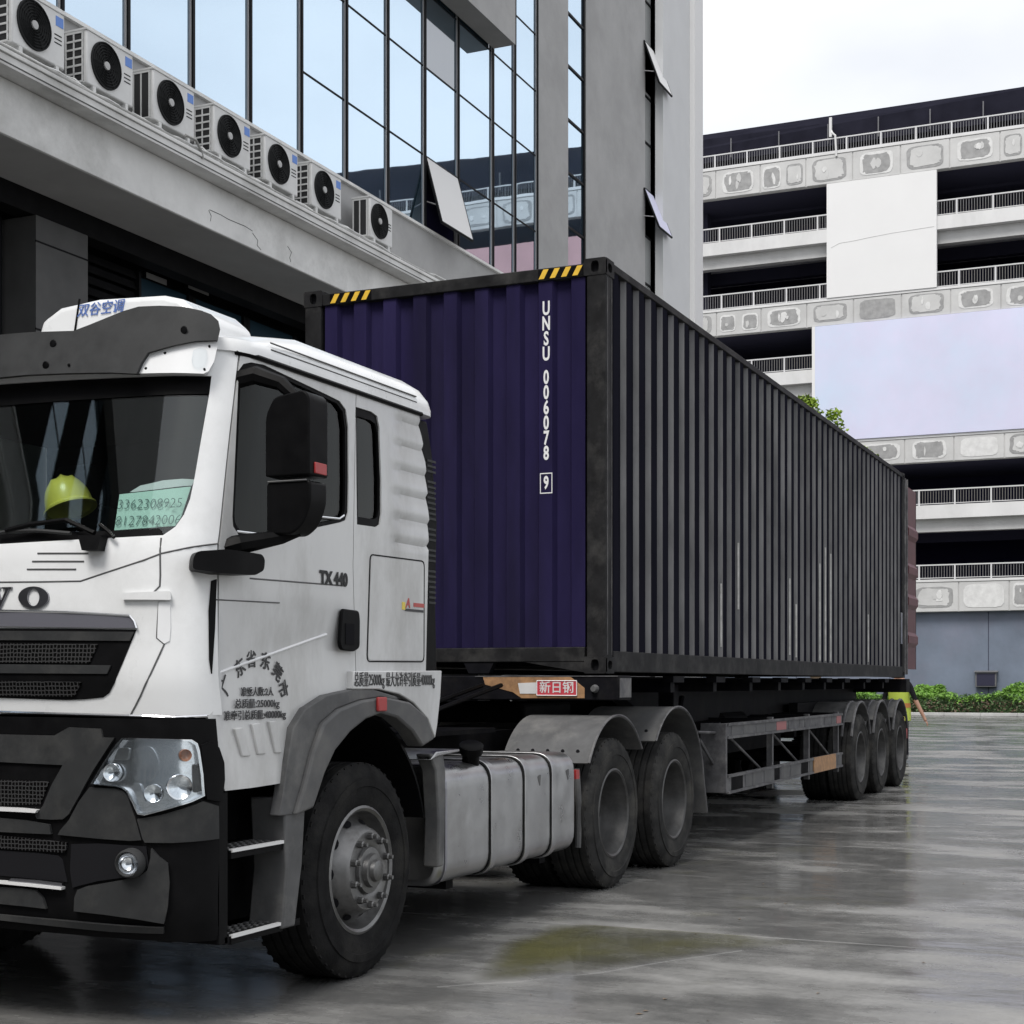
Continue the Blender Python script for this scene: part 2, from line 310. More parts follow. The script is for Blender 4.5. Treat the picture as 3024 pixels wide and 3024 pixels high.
# ================================================================ GROUND
def wet_ground():
    m = bpy.data.materials.new('wet_concrete'); m.use_nodes = True; t = m.node_tree; n = t.nodes; l = t.links; MATS['wet_concrete'] = m
    b = n['Principled BSDF']; c = n.new('ShaderNodeTexCoord')
    def noise(sc, det=6, rough=.6, scale=(1, 1, 1), loc=(0, 0, 0)):
        mp = n.new('ShaderNodeMapping'); mp.inputs['Scale'].default_value = scale; mp.inputs['Location'].default_value = loc; l.new(c.outputs['Object'], mp.inputs[0])
        z = n.new('ShaderNodeTexNoise'); z.inputs['Scale'].default_value = sc; z.inputs['Detail'].default_value = det; z.inputs['Roughness'].default_value = rough; l.new(mp.outputs[0], z.inputs['Vector']); return z.outputs['Fac']
    def ramp(src, p0, p1, a, bb):
        r = n.new('ShaderNodeMapRange'); r.inputs['From Min'].default_value = p0; r.inputs['From Max'].default_value = p1; r.inputs['To Min'].default_value = a; r.inputs['To Max'].default_value = bb; l.new(src, r.inputs[0]); return r.outputs[0]
    def mixc(fac, A, B):
        x = n.new('ShaderNodeMix'); x.data_type = 'RGBA'; l.new(fac, x.inputs['Factor'])
        for s, k in ((A, 'A'), (B, 'B')):
            if isinstance(s, tuple): x.inputs[k].default_value = (*s, 1)
            else: l.new(s, x.inputs[k])
        return x.outputs['Result']
    def math_(op, a, bb):
        x = n.new('ShaderNodeMath'); x.operation = op
        for i, s in enumerate((a, bb)):
            if isinstance(s, (int, float)): x.inputs[i].default_value = s
            else: l.new(s, x.inputs[i])
        return x.outputs[0]
    big = noise(.30, 6, .62); patch = noise(.95, 7, .62, (1, .62, 1)); fine = noise(30, 6, .7); mid = noise(3.4, 7, .66); moss = noise(.8, 6, .7, loc=(4, 7, 0)); swell = noise(1.5, 3, .5, (1, .55, 1), (3, 1, 0))
    streak = noise(1., 5, .6, (1.5, .16, 1), (2, 5, 0)); groove = noise(1., 4, .5, (6.0, .35, 1), (1, 2, 0))
    wet = ramp(math_('ADD', math_('MULTIPLY', patch, .5), math_('ADD', math_('MULTIPLY', big, .25), math_('MULTIPLY', streak, .25))), .415, .525, 0, 1)
    col = mixc(wet, (.285, .282, .273), (.125, .125, .123))
    col = mixc(ramp(fine, .40, .72, 0, .35), col, (.085, .085, .083)); col = mixc(ramp(mid, .42, .72, 0, .5), col, (.225, .222, .212))
    col = mixc(ramp(moss, .58, .72, 0, .40), col, (.15, .145, .085))
    stain = noise(.5, 5, .7, loc=(11, 3, 0)); col = mixc(ramp(stain, .57, .72, 0, .55), col, (.065, .064, .06))
    l.new(col, b.inputs['Base Color'])
    rgh = math_('ADD', ramp(wet, 0, 1, .48, .085), ramp(mid, .3, .7, -.03, .06)); l.new(rgh, b.inputs['Roughness'])
    b.inputs['IOR'].default_value = 1.45
    h = math_('ADD', math_('ADD', math_('MULTIPLY', streak, .22), math_('ADD', math_('MULTIPLY', swell, .35), math_('MULTIPLY', groove, .05))), math_('ADD', math_('MULTIPLY', mid, .05), math_('MULTIPLY', fine, .010)))
    bp = n.new('ShaderNodeBump'); bp.inputs['Strength'].default_value = .7; bp.inputs['Distance'].default_value = .05; l.new(h, bp.inputs['Height']); l.new(bp.outputs[0], b.inputs['Normal'])
    # standing water
    w = bpy.data.materials.new('water'); w.use_nodes = True; p = w.node_tree.nodes['Principled BSDF']; MATS['water'] = w
    p.inputs['Base Color'].default_value = (.062, .060, .030, 1); p.inputs['Roughness'].default_value = .05; p.inputs['IOR'].default_value = 1.33
    nz = w.node_tree.nodes.new('ShaderNodeTexNoise'); nz.inputs['Scale'].default_value = 3; nz.inputs['Detail'].default_value = 8
    cr = w.node_tree.nodes.new('ShaderNodeValToRGB'); cr.color_ramp.elements[0].color = (.08, .08, .05, 1); cr.color_ramp.elements[1].color = (.15, .145, .06, 1); cr.color_ramp.elements[0].position = .35; cr.color_ramp.elements[1].position = .68
    w.node_tree.links.new(nz.outputs['Fac'], cr.inputs[0]); w.node_tree.links.new(cr.outputs[0], p.inputs['Base Color'])
    n2 = w.node_tree.nodes.new('ShaderNodeTexNoise'); n2.inputs['Scale'].default_value = 1.4; n2.inputs['Detail'].default_value = 9; n2.inputs['Roughness'].default_value = .7
    ra = w.node_tree.nodes.new('ShaderNodeMapRange'); ra.inputs['From Min'].default_value = .38; ra.inputs['From Max'].default_value = .6; ra.inputs['To Min'].default_value = .3; ra.inputs['To Max'].default_value = .8
    w.node_tree.links.new(n2.outputs['Fac'], ra.inputs[0]); at = w.node_tree.nodes.new('ShaderNodeAttribute'); at.attribute_name = 'depth'; mu = w.node_tree.nodes.new('ShaderNodeMath'); mu.operation = 'MULTIPLY'
    w.node_tree.links.new(ra.outputs[0], mu.inputs[0]); w.node_tree.links.new(at.outputs['Fac'], mu.inputs[1]); w.node_tree.links.new(mu.outputs[0], p.inputs['Alpha'])
wet_ground()
xs = [-300]; jt = [-11.5, -6.5, -1.5, 3.5, 8.5, 13.5, 18.5, 23.5, 28.5, 33.5, 38.5, 43.5, 48.5, 53.5]
prof = [(-300., 0.)]
for j in jt: prof += [(j - .014, 0.), (j - .005, -.005), (j + .005, -.005), (j + .014, 0.)]
prof += [(900., 0.)]
g = MB(); ysn = [-600., -2.93, 600.]
for (x, z) in prof: g.v += [(x, y, z) for y in ysn]
for i in range(len(prof) - 1):
    for k in range(2): g.f.append((i * 3 + k, (i + 1) * 3 + k, (i + 1) * 3 + k + 1, i * 3 + k + 1))
tag(g.build('ground', 'wet_concrete'), kind='structure')
# puddle lying against the slab joint
pud = [ground((1500 + x * .7888, 2200 + y * .7888)) for x, y in [(-120, 893), (0, 888), (190, 868), (350, 850), (560, 815), (700, 806), (790, 780), (870, 770), (960, 766), (1140, 738), (1000, 726)]]
pud += [(-1.522, -1.2), (-1.522, -.8), (-1.524, -.35), (-1.60, -.2), (-1.85, -.27), (-2.3, -.22), (-2.7, -.36), (-2.95, -.42), (-3.25, -.5)]
def flat(u, v, o): return (u, v, .006 + o)
pr_ = rounded(pud, .10, 4); v, f = sheet(pr_, [], flat, .07, .012); m_ = MB(); m_.add(v, f); po = tag(m_.build('puddle', 'water'), kind='structure')
at_ = po.data.attributes.new('depth', 'FLOAT', 'POINT'); rs_ = np.array(resample(pr_, .03)); jx = -1.53
for i, q in enumerate(po.data.vertices):            # the film thins out towards its rim (not where it banks up against the slab joint)
    w_ = rs_[rs_[:, 0] < jx] if len(rs_) else rs_; at_.data[i].value = min(1., float(np.sqrt(np.min(np.sum((w_ - np.array((q.co.x, q.co.y))) ** 2, 1)))) / .15)
ck = [ground(q) for q in ((1290, 2915), (1410, 2905), (1500, 2902), (1776, 2872), (1942, 2843), (2190, 2807))]
tag(MB().tube([(x, y, -.001) for x, y in ck], .0035, 5).build('pavement_crack', 'wet_concrete'), kind='structure')
# kerb along the planting strip
kb = MB()
for i in range(34):
    y0 = -24 + i * 1.5; kb.box(57.9, 58.12, y0, y0 + 1.485, 0, .14)
kb.box(57.93, 58.1, -24, 27, 0, .12)
tag(kb.build('kerb', 'kerb', bevel=.015), 'pale concrete kerb running along the foot of the hedge', 'kerb')
# ================================================================ PARKING STRUCTURE (facade plane x = 60)
X0 = 60.; YA, YB = -34., 34.
gar = thing('parking_structure', 'multi-storey car park with open decks, white slabs and railings', 'building', (X0, 0, 0))
def part(name, m, fn, par=None, **kw):
    b = MB(); res = fn(b)
    if not isinstance(res, list) or len(res) < 2: return b.build(name, m, par, **kw)
    # a list comprehension makes several pieces: each becomes a part of its own
    up = list(range(len(b.v)))
    def find(i):
        while up[i] != i: up[i] = up[up[i]]; i = up[i]
        return i
    for f in b.f:
        a = find(f[0])
        for j in f[1:]: up[find(j)] = a
    comp = {}
    for f in b.f: comp.setdefault(find(f[0]), []).append(f)
    first = None
    for fs in comp.values():
        ids = sorted({i for f in fs for i in f}); ix = {i: k for k, i in enumerate(ids)}
        c = MB(); c.v = [b.v[i] for i in ids]; c.f = [tuple(ix[i] for i in f) for f in fs]; o = c.build(name, m, par, **kw); first = first or o
    return first
part('base_wall', 'base_blue', lambda b: b.box(X0 + .35, X0 + 16, YA, YB, 0, 4.60), gar)
for y in np.arange(YA + 4.2, YB, 4.28): part('wall_joint', 'garage_dark', lambda b: b.box(X0 + .335, X0 + .36, y - .012, y + .012, .0, 4.55), gar)
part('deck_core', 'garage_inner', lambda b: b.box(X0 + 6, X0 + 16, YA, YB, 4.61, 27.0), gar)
floors = {'A': 26.33, 'B': 22.88, 'C': 19.72, 'D': 16.52, 'E': 13.2, 'F': 10.045, 'G': 6.69}
band = {'A': (25.54, 24.21), 'C': (18.86, 17.73), 'E': (12.34, 11.24), 'G': (5.90, 4.57)}
for k, zt in floors.items():
    if k in band:
        zb1, zb0 = band[k]
        part('deck_band', 'garage_band', lambda b: b.box(X0, X0 + .3, YA, YB, zb0, zb1), gar)
        part('band_coping', 'garage_white', lambda b: b.box(X0 - .06, X0 + .3, YA, YB, zb1 + .002, zb1 + .11), gar)
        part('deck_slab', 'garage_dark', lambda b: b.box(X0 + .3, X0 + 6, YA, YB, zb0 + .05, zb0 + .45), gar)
        # relief panels: joints between them are gaps, the worn relief is real low relief
        off = {'A': 16.734, 'C': 16.691, 'E': 16.55, 'G': 16.35}[k]
        for i in range(-1, 14):
            y1 = off - i * 2.138; y0 = y1 - 2.138
            pn = part('relief_panel', 'garage_band', lambda b: b.box(X0 - .035, X0 + .01, y0 + .03, y1 - .03, zb0 + .02, zb1 - .03), gar)
            rnd = random.Random(int(k == 'A') * 500 + ord(k) * 31 + i)
            nm = rnd.choice([1, 1, 2, 1])
            for q in range(nm):
                c0 = y0 + (q + .5) * 2.138 / nm; w = (.86 if nm == 1 else .42) * rnd.uniform(.86, 1.05); h = (zb1 - zb0) * rnd.uniform(.34, .40); zc = (zb0 + zb1) / 2 + rnd.uniform(-.03, .03)
                def blob(k, jag, nn=34, ex=.42):
                    out = []
                    for a in range(nn):
                        t = a / nn * 2 * math.pi; rr = k * (1 + rnd.uniform(-jag, jag * .6)); out.append((c0 + math.copysign(abs(math.cos(t)) ** ex, math.cos(t)) * w * rr, zc + math.copysign(abs(math.sin(t)) ** ex, math.sin(t)) * h * rr))
                    return out
                pts = blob(1., .03); lt = rnd.random() < .6
                part('relief', 'relief_light' if lt else 'relief_grey', lambda b: b.prism(pts, 'x', X0 - .050, X0 - .034), pn)
                if rnd.random() < .75:
                    pts2 = blob(.84, .10); part('relief', 'relief_grey' if lt else 'garage_band', lambda b: b.prism(pts2, 'x', X0 - .060, X0 - .049), pn)
                    for kk in range(rnd.choice([1, 2, 3, 4])):
                        yc = c0 + rnd.uniform(-.55, .55) * w; zz = zc + rnd.uniform(-.35, .35) * h; aw = rnd.uniform(.06, .22) * w; ah = rnd.uniform(.15, .5) * h
                        sp_ = [(yc + aw * math.cos(t) * rnd.uniform(.7, 1.2), zz + ah * math.sin(t) * rnd.uniform(.7, 1.2)) for t in np.linspace(0, 2 * math.pi, 9, endpoint=False)]
                        part('relief', 'relief_light' if rnd.random() < .7 else 'garage_band', lambda b: b.prism(sp_, 'x', X0 - .070 - .004 * kk, X0 - .059), pn)
        zr = zb1 + .11
    else:
        z0 = zt - .72
        part('deck_slab', 'garage_white', lambda b: b.box(X0 + .0, X0 + 6, YA, YB, z0 - .60, z0), gar)
        part('drop_beam', 'garage_band', lambda b: b.box(X0 + .35, X0 + .8, YA, YB, z0 - 1.16, z0 - .602), gar)
        zr = z0
    part('handrail', 'rail_white', lambda b: (b.box(X0 + .1, X0 + .16, YA, YB, zt - .055, zt), b.box(X0 + .115, X0 + .145, YA, YB, zr + .06, zr + .09)), gar)
    yo = {'A': 16.819, 'B': 16.6, 'C': 16.5, 'D': 16.6, 'E': 16.5, 'F': 7.264 + 1.57 * 6, 'G': 7.26 + 1.57 * 6}[k]
    for i in range(-2, 22):
        y = yo - i * 1.548; part('rail_post', 'rail_white', lambda b: b.box(X0 + .1, X0 + .16, y - .035, y + .035, zr, zt - .056), gar)
    bars = MB()
    for y in np.arange(-16, 20, .118): bars.box(X0 + .12, X0 + .14, y - .016, y + .016, zr + .09, zt - .056)
    tag(bars.build('rail_bars', 'rail_bar', gar), kind='stuff')
for y in np.arange(YA + 1.4, YB, 8.4):
    part('deck_column', 'garage_dark', lambda b: b.box(X0 + 2.2, X0 + 2.8, y, y + .6, 4.61, 27), gar)
# lower storeys seen between: back beams on every deck
for zt in floors.values(): part('back_beam', 'garage_dark', lambda b: b.box(X0 + 3.2, X0 + 3.6, YA, YB, zt + 1.25, zt + 1.9), gar)
# roof behind the top rail
part('roof', 'roof_dark', lambda b: b.add([(X0 + .7, YA, 26.2), (X0 + .7, YB, 26.2), (X0 + 1.1, YB, 27.70), (X0 + 1.1, 11.6, 27.40), (X0 + 1.1, YA, 29.2), (X0 + 12, YA, 31.8), (X0 + 12, YB, 28.0), (X0 + 12, YA, 26.2), (X0 + 12, YB, 26.2)],
     [(0, 1, 2, 3, 4), (4, 3, 2, 6, 5), (0, 4, 5, 7), (1, 8, 6, 2), (0, 7, 8, 1), (5, 6, 8, 7)]), gar)
for i in range(24):
    y = 30 - i * 2.3; part('roof_rib', 'rail_bar', lambda b: b.box(X0 + .66, X0 + .72, y - .025, y + .025, 26.3, 27.2), gar)
part('down_pipe', 'garage_white', lambda b: (b.box(X0 + .55, X0 + .66, 11.40, 11.52, 26.55, 27.45), b.tube([(X0 + .06, 11.3, 26.62), (X0 - .06, 11.25, 26.5), (X0 - .09, 11.1, 26.35), (X0 - .09, 11.05, 25.4)], .05)), gar)
# blank panels hung over the decks
part('blank_panel', 'panel_white', lambda b: b.box(X0 - .1, X0 + .12, 6.60, 11.49, 18.98, 24.19), gar)
part('blank_panel', 'lavender', lambda b: b.box(X0 - .12, X0 + .12, -34, 12.02, 12.46, 17.72), gar)
part('panel_crease', 'garage_band', lambda b: b.tube([(X0 - .1, 11.3, 21.25), (X0 - .1, 10.9, 21.42), (X0 - .1, 10.3, 21.45), (X0 - .1, 9.6, 21.52), (X0 - .1, 8.6, 21.6), (X0 - .1, 6.7, 21.68)], .012, 5), gar)
part('panel_edge', 'panel_white', lambda b: b.box(X0 - .13, X0 + .1, 12.021, 12.16, 12.46, 17.72), gar)
part('pink_wall', 'pink_wall', lambda b: b.box(X0 - .3, X0 - .125, -16, -.5, 17.0, 23.2), gar)
# electrical box on the base wall
eb = thing('electrical_box', 'small grey metal box mounted on the blue-grey wall above the hedge', 'electrical box', (X0 + .3, 4.5, 1.2))
part('case', 'box_grey', lambda b: b.box(X0 + .10, X0 + .349, 4.08, 4.97, 1.24, 1.88), eb, bevel=.01)
part('hood', 'box_grey', lambda b: b.prism([(X0 + .02, 1.885), (X0 + .348, 1.96), (X0 + .348, 1.885)], 'y', 4.02, 5.03), eb)
part('door', 'garage_dark', lambda b: b.box(X0 + .085, X0 + .10, 4.14, 4.91, 1.29, 1.83), eb)
# ================================================================ OFFICE BUILDING (front plane parallel to the truck)
off = thing('office_building', 'grey office building with tall blue glass facade and concrete ledge', 'building', (12, 10, 0))
GY = 9.55                                     # glass plane
def S9(z): return CZ + (z - CZ) * (GY - CY) / (9.0 - CY)
def X9(x): return CX + (x - CX) * (GY - CY) / (9.0 - CY)
# ledge: slab edge, recessed fascia, soffit
XL, XR = -75., 33.2
part('ledge_slab', 'concrete_light', lambda b: b.box(XL, 22.0, 8.86, GY - .02, 8.60, 8.735), off, bevel=.01)
part('ledge_lip', 'concrete_light', lambda b: b.box(XL, 22.0, 8.835, 8.92, 8.737, 8.79), off, bevel=.008)
part('fascia', 'concrete_light', lambda b: b.box(XL, 22.0, 9.13, 9.6, 7.93, 8.597), off, bevel=.012)
part('soffit', 'concrete_soffit', lambda b: b.box(XL, 22.0, 9.6, 13.0, 7.96, 8.5), off)
part('soffit_strip', 'concrete_soffit', lambda b: b.box(XL, 22.0, 9.15, 10.25, 7.925, 7.957), off)
part('parapet_wall', 'concrete_wall', lambda b: b.box(XL, 22.0, GY + .02, GY + .3, 8.5, S9(9.70)), off)
# patched render pieces on the fascia
for px in [((1195, 1197), (1260, 1226), (1300, 1250), (1400, 1292), (1440, 1318)), ((1440, 1330), (1470, 1372), (1466, 1400), (1488, 1425)), ((1640, 1405), (1662, 1440), (1652, 1470), (1658, 1495)), ((1190, 1200), (1204, 1232), (1200, 1262))]:
    q = [side(z5(*p), 9.13) for p in px]
    part('render_crack', 'column_dark', lambda b: b.tube([(p[0], 9.127, p[1]) for p in q], .0045, 4), off)
part('ledge_joint', 'column_dark', lambda b: b.box(XL, 22, 8.853, 8.862, 8.635, 8.648), off)
# ground floor: beam, columns with stone joints, louvred shutters, windows; the overhang's shade is put into their dark colours
part('back_wall', 'shutter_dark', lambda b: b.box(XL, 22, 11.3, 11.6, 0, 7.96), off)
part('ceiling_beam', 'shutter_dark', lambda b: b.box(XL, 22, 10.26, 10.55, 7.62, 7.955), off)
for i, x in enumerate([-10.4, -2.2, 5.95, 14.2]):
    cl = part('column', 'column_dark', lambda b: b.box(x, x + 1.04, 10.2, 11.2, 0, 7.60), off)
    for z in (7.26, 6.1, 4.9, 3.7, 2.5): part('stone_joint', 'shutter_dark', lambda b: b.box(x - .004, x + 1.044, 10.196, 10.21, z - .012, z + .012), cl)
for (xa, xb) in [(-2., 5.8), (7.05, 8.75)]:
    for z in np.arange(3.0, 7.6, .16):
        part('shutter_slat', 'shutter_dark', lambda b: b.prism([(10.72, z), (10.74, z), (10.80, z + .13), (10.78, z + .13)], 'x', xa, xb), off)
    part('shutter_frame', 'mullion_dark', lambda b: (b.box(xa - .05, xa, 10.68, 10.85, 0, 7.6), b.box(xb, xb + .05, 10.68, 10.85, 0, 7.6)), off)
for (xa, xb, zb, zt) in [(8.9, 10.25, 3., 7.6), (10.4, 11.8, 3., 7.6), (11.95, 13.4, 3, 7.6), (15.4, 18, 3, 7.6)]:
    w = part('shop_window', 'dark_glass', lambda b: b.box(xa, xb, 10.9, 10.93, zb, zt), off)
    part('frame', 'mullion_dark', lambda b: (b.box(xa - .07, xa + .02, 10.85, 10.98, zb, zt), b.box(xb - .02, xb + .07, 10.85, 10.98, zb, zt), b.box(xa, xb, 10.86, 10.97, 6.3, 6.38)), w)
for q in [(835, 625, 950, 745), (1075, 715, 1190, 780)]:
    a = side((q[0] * .5176, 480 + q[1] * .5176), 10.88); c = side((q[2] * .5176, 480 + q[3] * .5176), 10.88)
    part('window_notice', 'concrete_wall', lambda b: b.box(a[0], c[0], 10.875, 10.885, c[1] + .12, a[1]), off)
# curtain wall panes
mull = [-4.4, -3.0, -1.6, -.2, 1.15, 2.4, 3.7, 5.012, 6.294, 7.717, 9.142, 10.566, 11.966, 13.389, 14.789, 16.173, 17.752, 18.845, 20.013]
mull = [X9(x) for x in mull]
rows = [S9(z) for z in (9.70, 11.0, 12.61, 13.98, 15.18, 16.38, 17.6, 18.8, 20., 21.4)]
def pane(xa, xb, za, zb, m='facade_glass', tilt=0.):
    return part('pane', m, lambda b: b.box(xa + .032, xb - .032, GY, GY + .02, za + .012, zb - .012), off)
skip = {(14, 0)}
for i in range(len(mull) - 1):
    for j in range(len(rows) - 1):
        if (i, j) in skip: continue
        if i < 11 and j == 0: # tall panes on the left have no transom
            pane(mull[i], mull[i + 1], rows[0], rows[2] if i != 11 else rows[1], 'facade_glass'); continue
        if i < 11 and j == 1: continue
        if i < 16 and j >= 3: m = 'facade_glass' if i < 14 else 'facade_glass_grey'
        else: m = 'facade_glass'
        if (i, j) == (14, 2): m = 'facade_glass_grey'
        pane(mull[i], mull[i + 1], rows[j], rows[j + 1], m)
for i, x in enumerate(mull):
    part('mullion', 'mullion_dark', lambda b: b.box(x - .026, x + .026, GY - .05, GY + .1, rows[0], rows[-1]), off)
    part('mullion_cap', 'mullion_light', lambda b: b.box(x - .05, x - .0265, GY - .02, GY + .1, rows[0], rows[-1]), off)
for j, z in enumerate(rows[1:-1], 1):
    i0 = 11 if j == 1 else 0
    part('transom', 'mullion_dark', lambda b: b.box(mull[i0], mull[-1], GY - .012, GY + .09, z - .014, z + .014), off)
part('sill', 'concrete_light', lambda b: b.box(XL, mull[-1] + .1, GY - .04, GY + .2, rows[0] - .05, rows[0] - .001), off)
# open awning sash: hinged at its top, pushed out at the bottom
def sash(xa, xb, zt, zb, y, out, m, dark=True):
    if dark: part('window_reveal', 'garage_inner', lambda b: b.box(xa, xb, y + .05, y + .12, zb, zt), off)
    h = zt - zb; t = [(xa, y - .03, zt), (xb, y - .03, zt), (xb, y - .03 - out, zt - math.sqrt(max(h * h - out * out, .01))), (xa, y - .03 - out, zt - math.sqrt(max(h * h - out * out, .01)))]
    n = (Vector(t[1]) - Vector(t[0])).cross(Vector(t[3]) - Vector(t[0])).normalized() * .04
    s = part('open_sash', m, lambda b: b.add([Vector(p) for p in t] + [Vector(p) + n for p in t], [(0, 1, 2, 3), (7, 6, 5, 4), (0, 4, 5, 1), (1, 5, 6, 2), (2, 6, 7, 3), (3, 7, 4, 0)]), off)
    part('sash_frame', 'mullion_dark', lambda b: [b.tube([Vector(t[i]) + n * .5, Vector(t[(i + 1) % 4]) + n * .5], .028, 6) for i in range(4)], s)
    part('stay_arm', 'mullion_light', lambda b: b.tube([(xa + .04, y + .04, zt - h * .62), Vector(t[3]) * .75 + Vector(t[0]) * .25], .012, 5), s)
sash(mull[14] + .05, mull[15] - .03, rows[1] - .02, rows[0] + .02, GY, .34, 'panel_white')
# header beam over the left bays
part('header_beam', 'concrete_wall', lambda b: b.box(XL, X9(17.72), GY - .55, GY - .06, S9(14.02), 23.5), off)
# piers to the right
def pier(name, pa, pb, y0, y1, m, z1=23.6, z0=0.):
    xa = side((pa, 400), y0)[0]; xb = side((pb, 400), y0)[0]
    return part(name, m, lambda b: b.box(xa, xb, y0, y1, z0, z1), off), xa, xb
_, p1a, p1b = pier('pier', 1590, 1678, 9.50, 10.4, 'concrete_wall')
_, p2a, p2b = pier('pier', 1731, 1905, 9.50, 10.4, 'concrete_wall')
rz = [S9(z) for z in (10.3, 11.6, 12.81, 14.0, 15.2, 16.38, 17.6, 18.8, 20., 21.4)]
for (xa, xb, m) in ((p1b, p2a, 'facade_glass'), (p2b, p2b + 1.9, 'dull_glass')):
    for j in range(len(rz) - 1): part('pane', m, lambda b: b.box(xa, xb, GY, GY + .02, rz[j] + .02, rz[j + 1] - .02), off)
    for z in rz: part('transom', 'mullion_dark', lambda b: b.box(xa, xb, GY - .03, GY + .06, z - .025, z + .025), off)
    part('mullion', 'mullion_dark', lambda b: b.box(xb - .09, xb - .03, GY - .045, GY + .06, 8, 23), off)
part('low_wall', 'concrete_wall', lambda b: b.box(p1b, p2a, GY, GY + .3, 0, rz[0] - .03), off)
part('low_wall', 'concrete_wall', lambda b: b.box(p2b, p2b + 1.9, GY, GY + .3, 0, rz[0] - .03), off)
for (za, zb_) in ((17.68, 16.5), (13.95, 12.85)):
    sash(p2b - .12, p2b + .95, S9(za), S9(zb_), 9.50, .42, 'panel_white' if za > 15 else 'lavender', True)
_, p3a, p3b = pier('pier', 1958, 2052, 9.2, 10.8, 'white_cladding')
_, p4a, p4b = pier('pier', 2052, 2076, 9.05, 12, 'panel_white')
part('return_wall', 'concrete_wall', lambda b: b.box(p2b + 1.9, p3a, 9.42, 9.9, 0, 23.6), off)
part('return_wall', 'concrete_wall', lambda b: b.box(p2b, p4b - .3, GY + .08, GY + .28, 0, 23.6), off)
part('body', 'concrete_wall', lambda b: b.box(XL, p4b - .1, 12.1, 22, 0, 23.5), off)
part('inner_wall', 'garage_inner', lambda b: b.box(XL, p4b - .2, 10.9, 11.2, 8.6, 23.4), off)
# the facade carries on beyond the frame (seen only in the windscreen and the paintwork)
part('facade_wall', 'shutter_dark', lambda b: b.box(XL, X9(-4.5), GY - .02, GY + .02, rows[0], 23.5), off)
for x in np.arange(-70, -7, 3.1):
    for z in np.arange(rows[0] + .3, 21, 1.3): part('pane', 'facade_glass', lambda b: b.box(x, x + 1.2, GY - .06, GY - .03, z, z + 1.22), off)
for x in np.arange(-72, -12, 8.2): part('column', 'column_dark', lambda b: b.box(x, x + 1.04, 10.2, 11.2, 0, 7.60), off)
fac = thing('reflection_block', 'long grey block added out of view to darken reflections in the cab', 'building', (-60, -15, 0))
part('added_block_wall', 'concrete_wall', lambda b: b.box(-74, -60, -62, 9.4, 0, 22), fac)  # unseen block added behind the camera, sized to keep cab reflections dark
for y in np.arange(-60, 2, 5.): 
    for z in (1.2, 5.2, 9.2, 13.2, 17.2): part('added_block_window', 'dark_glass', lambda b: b.box(-60.05, -59.98, y, y + 3.6, z, z + 2.2), fac)
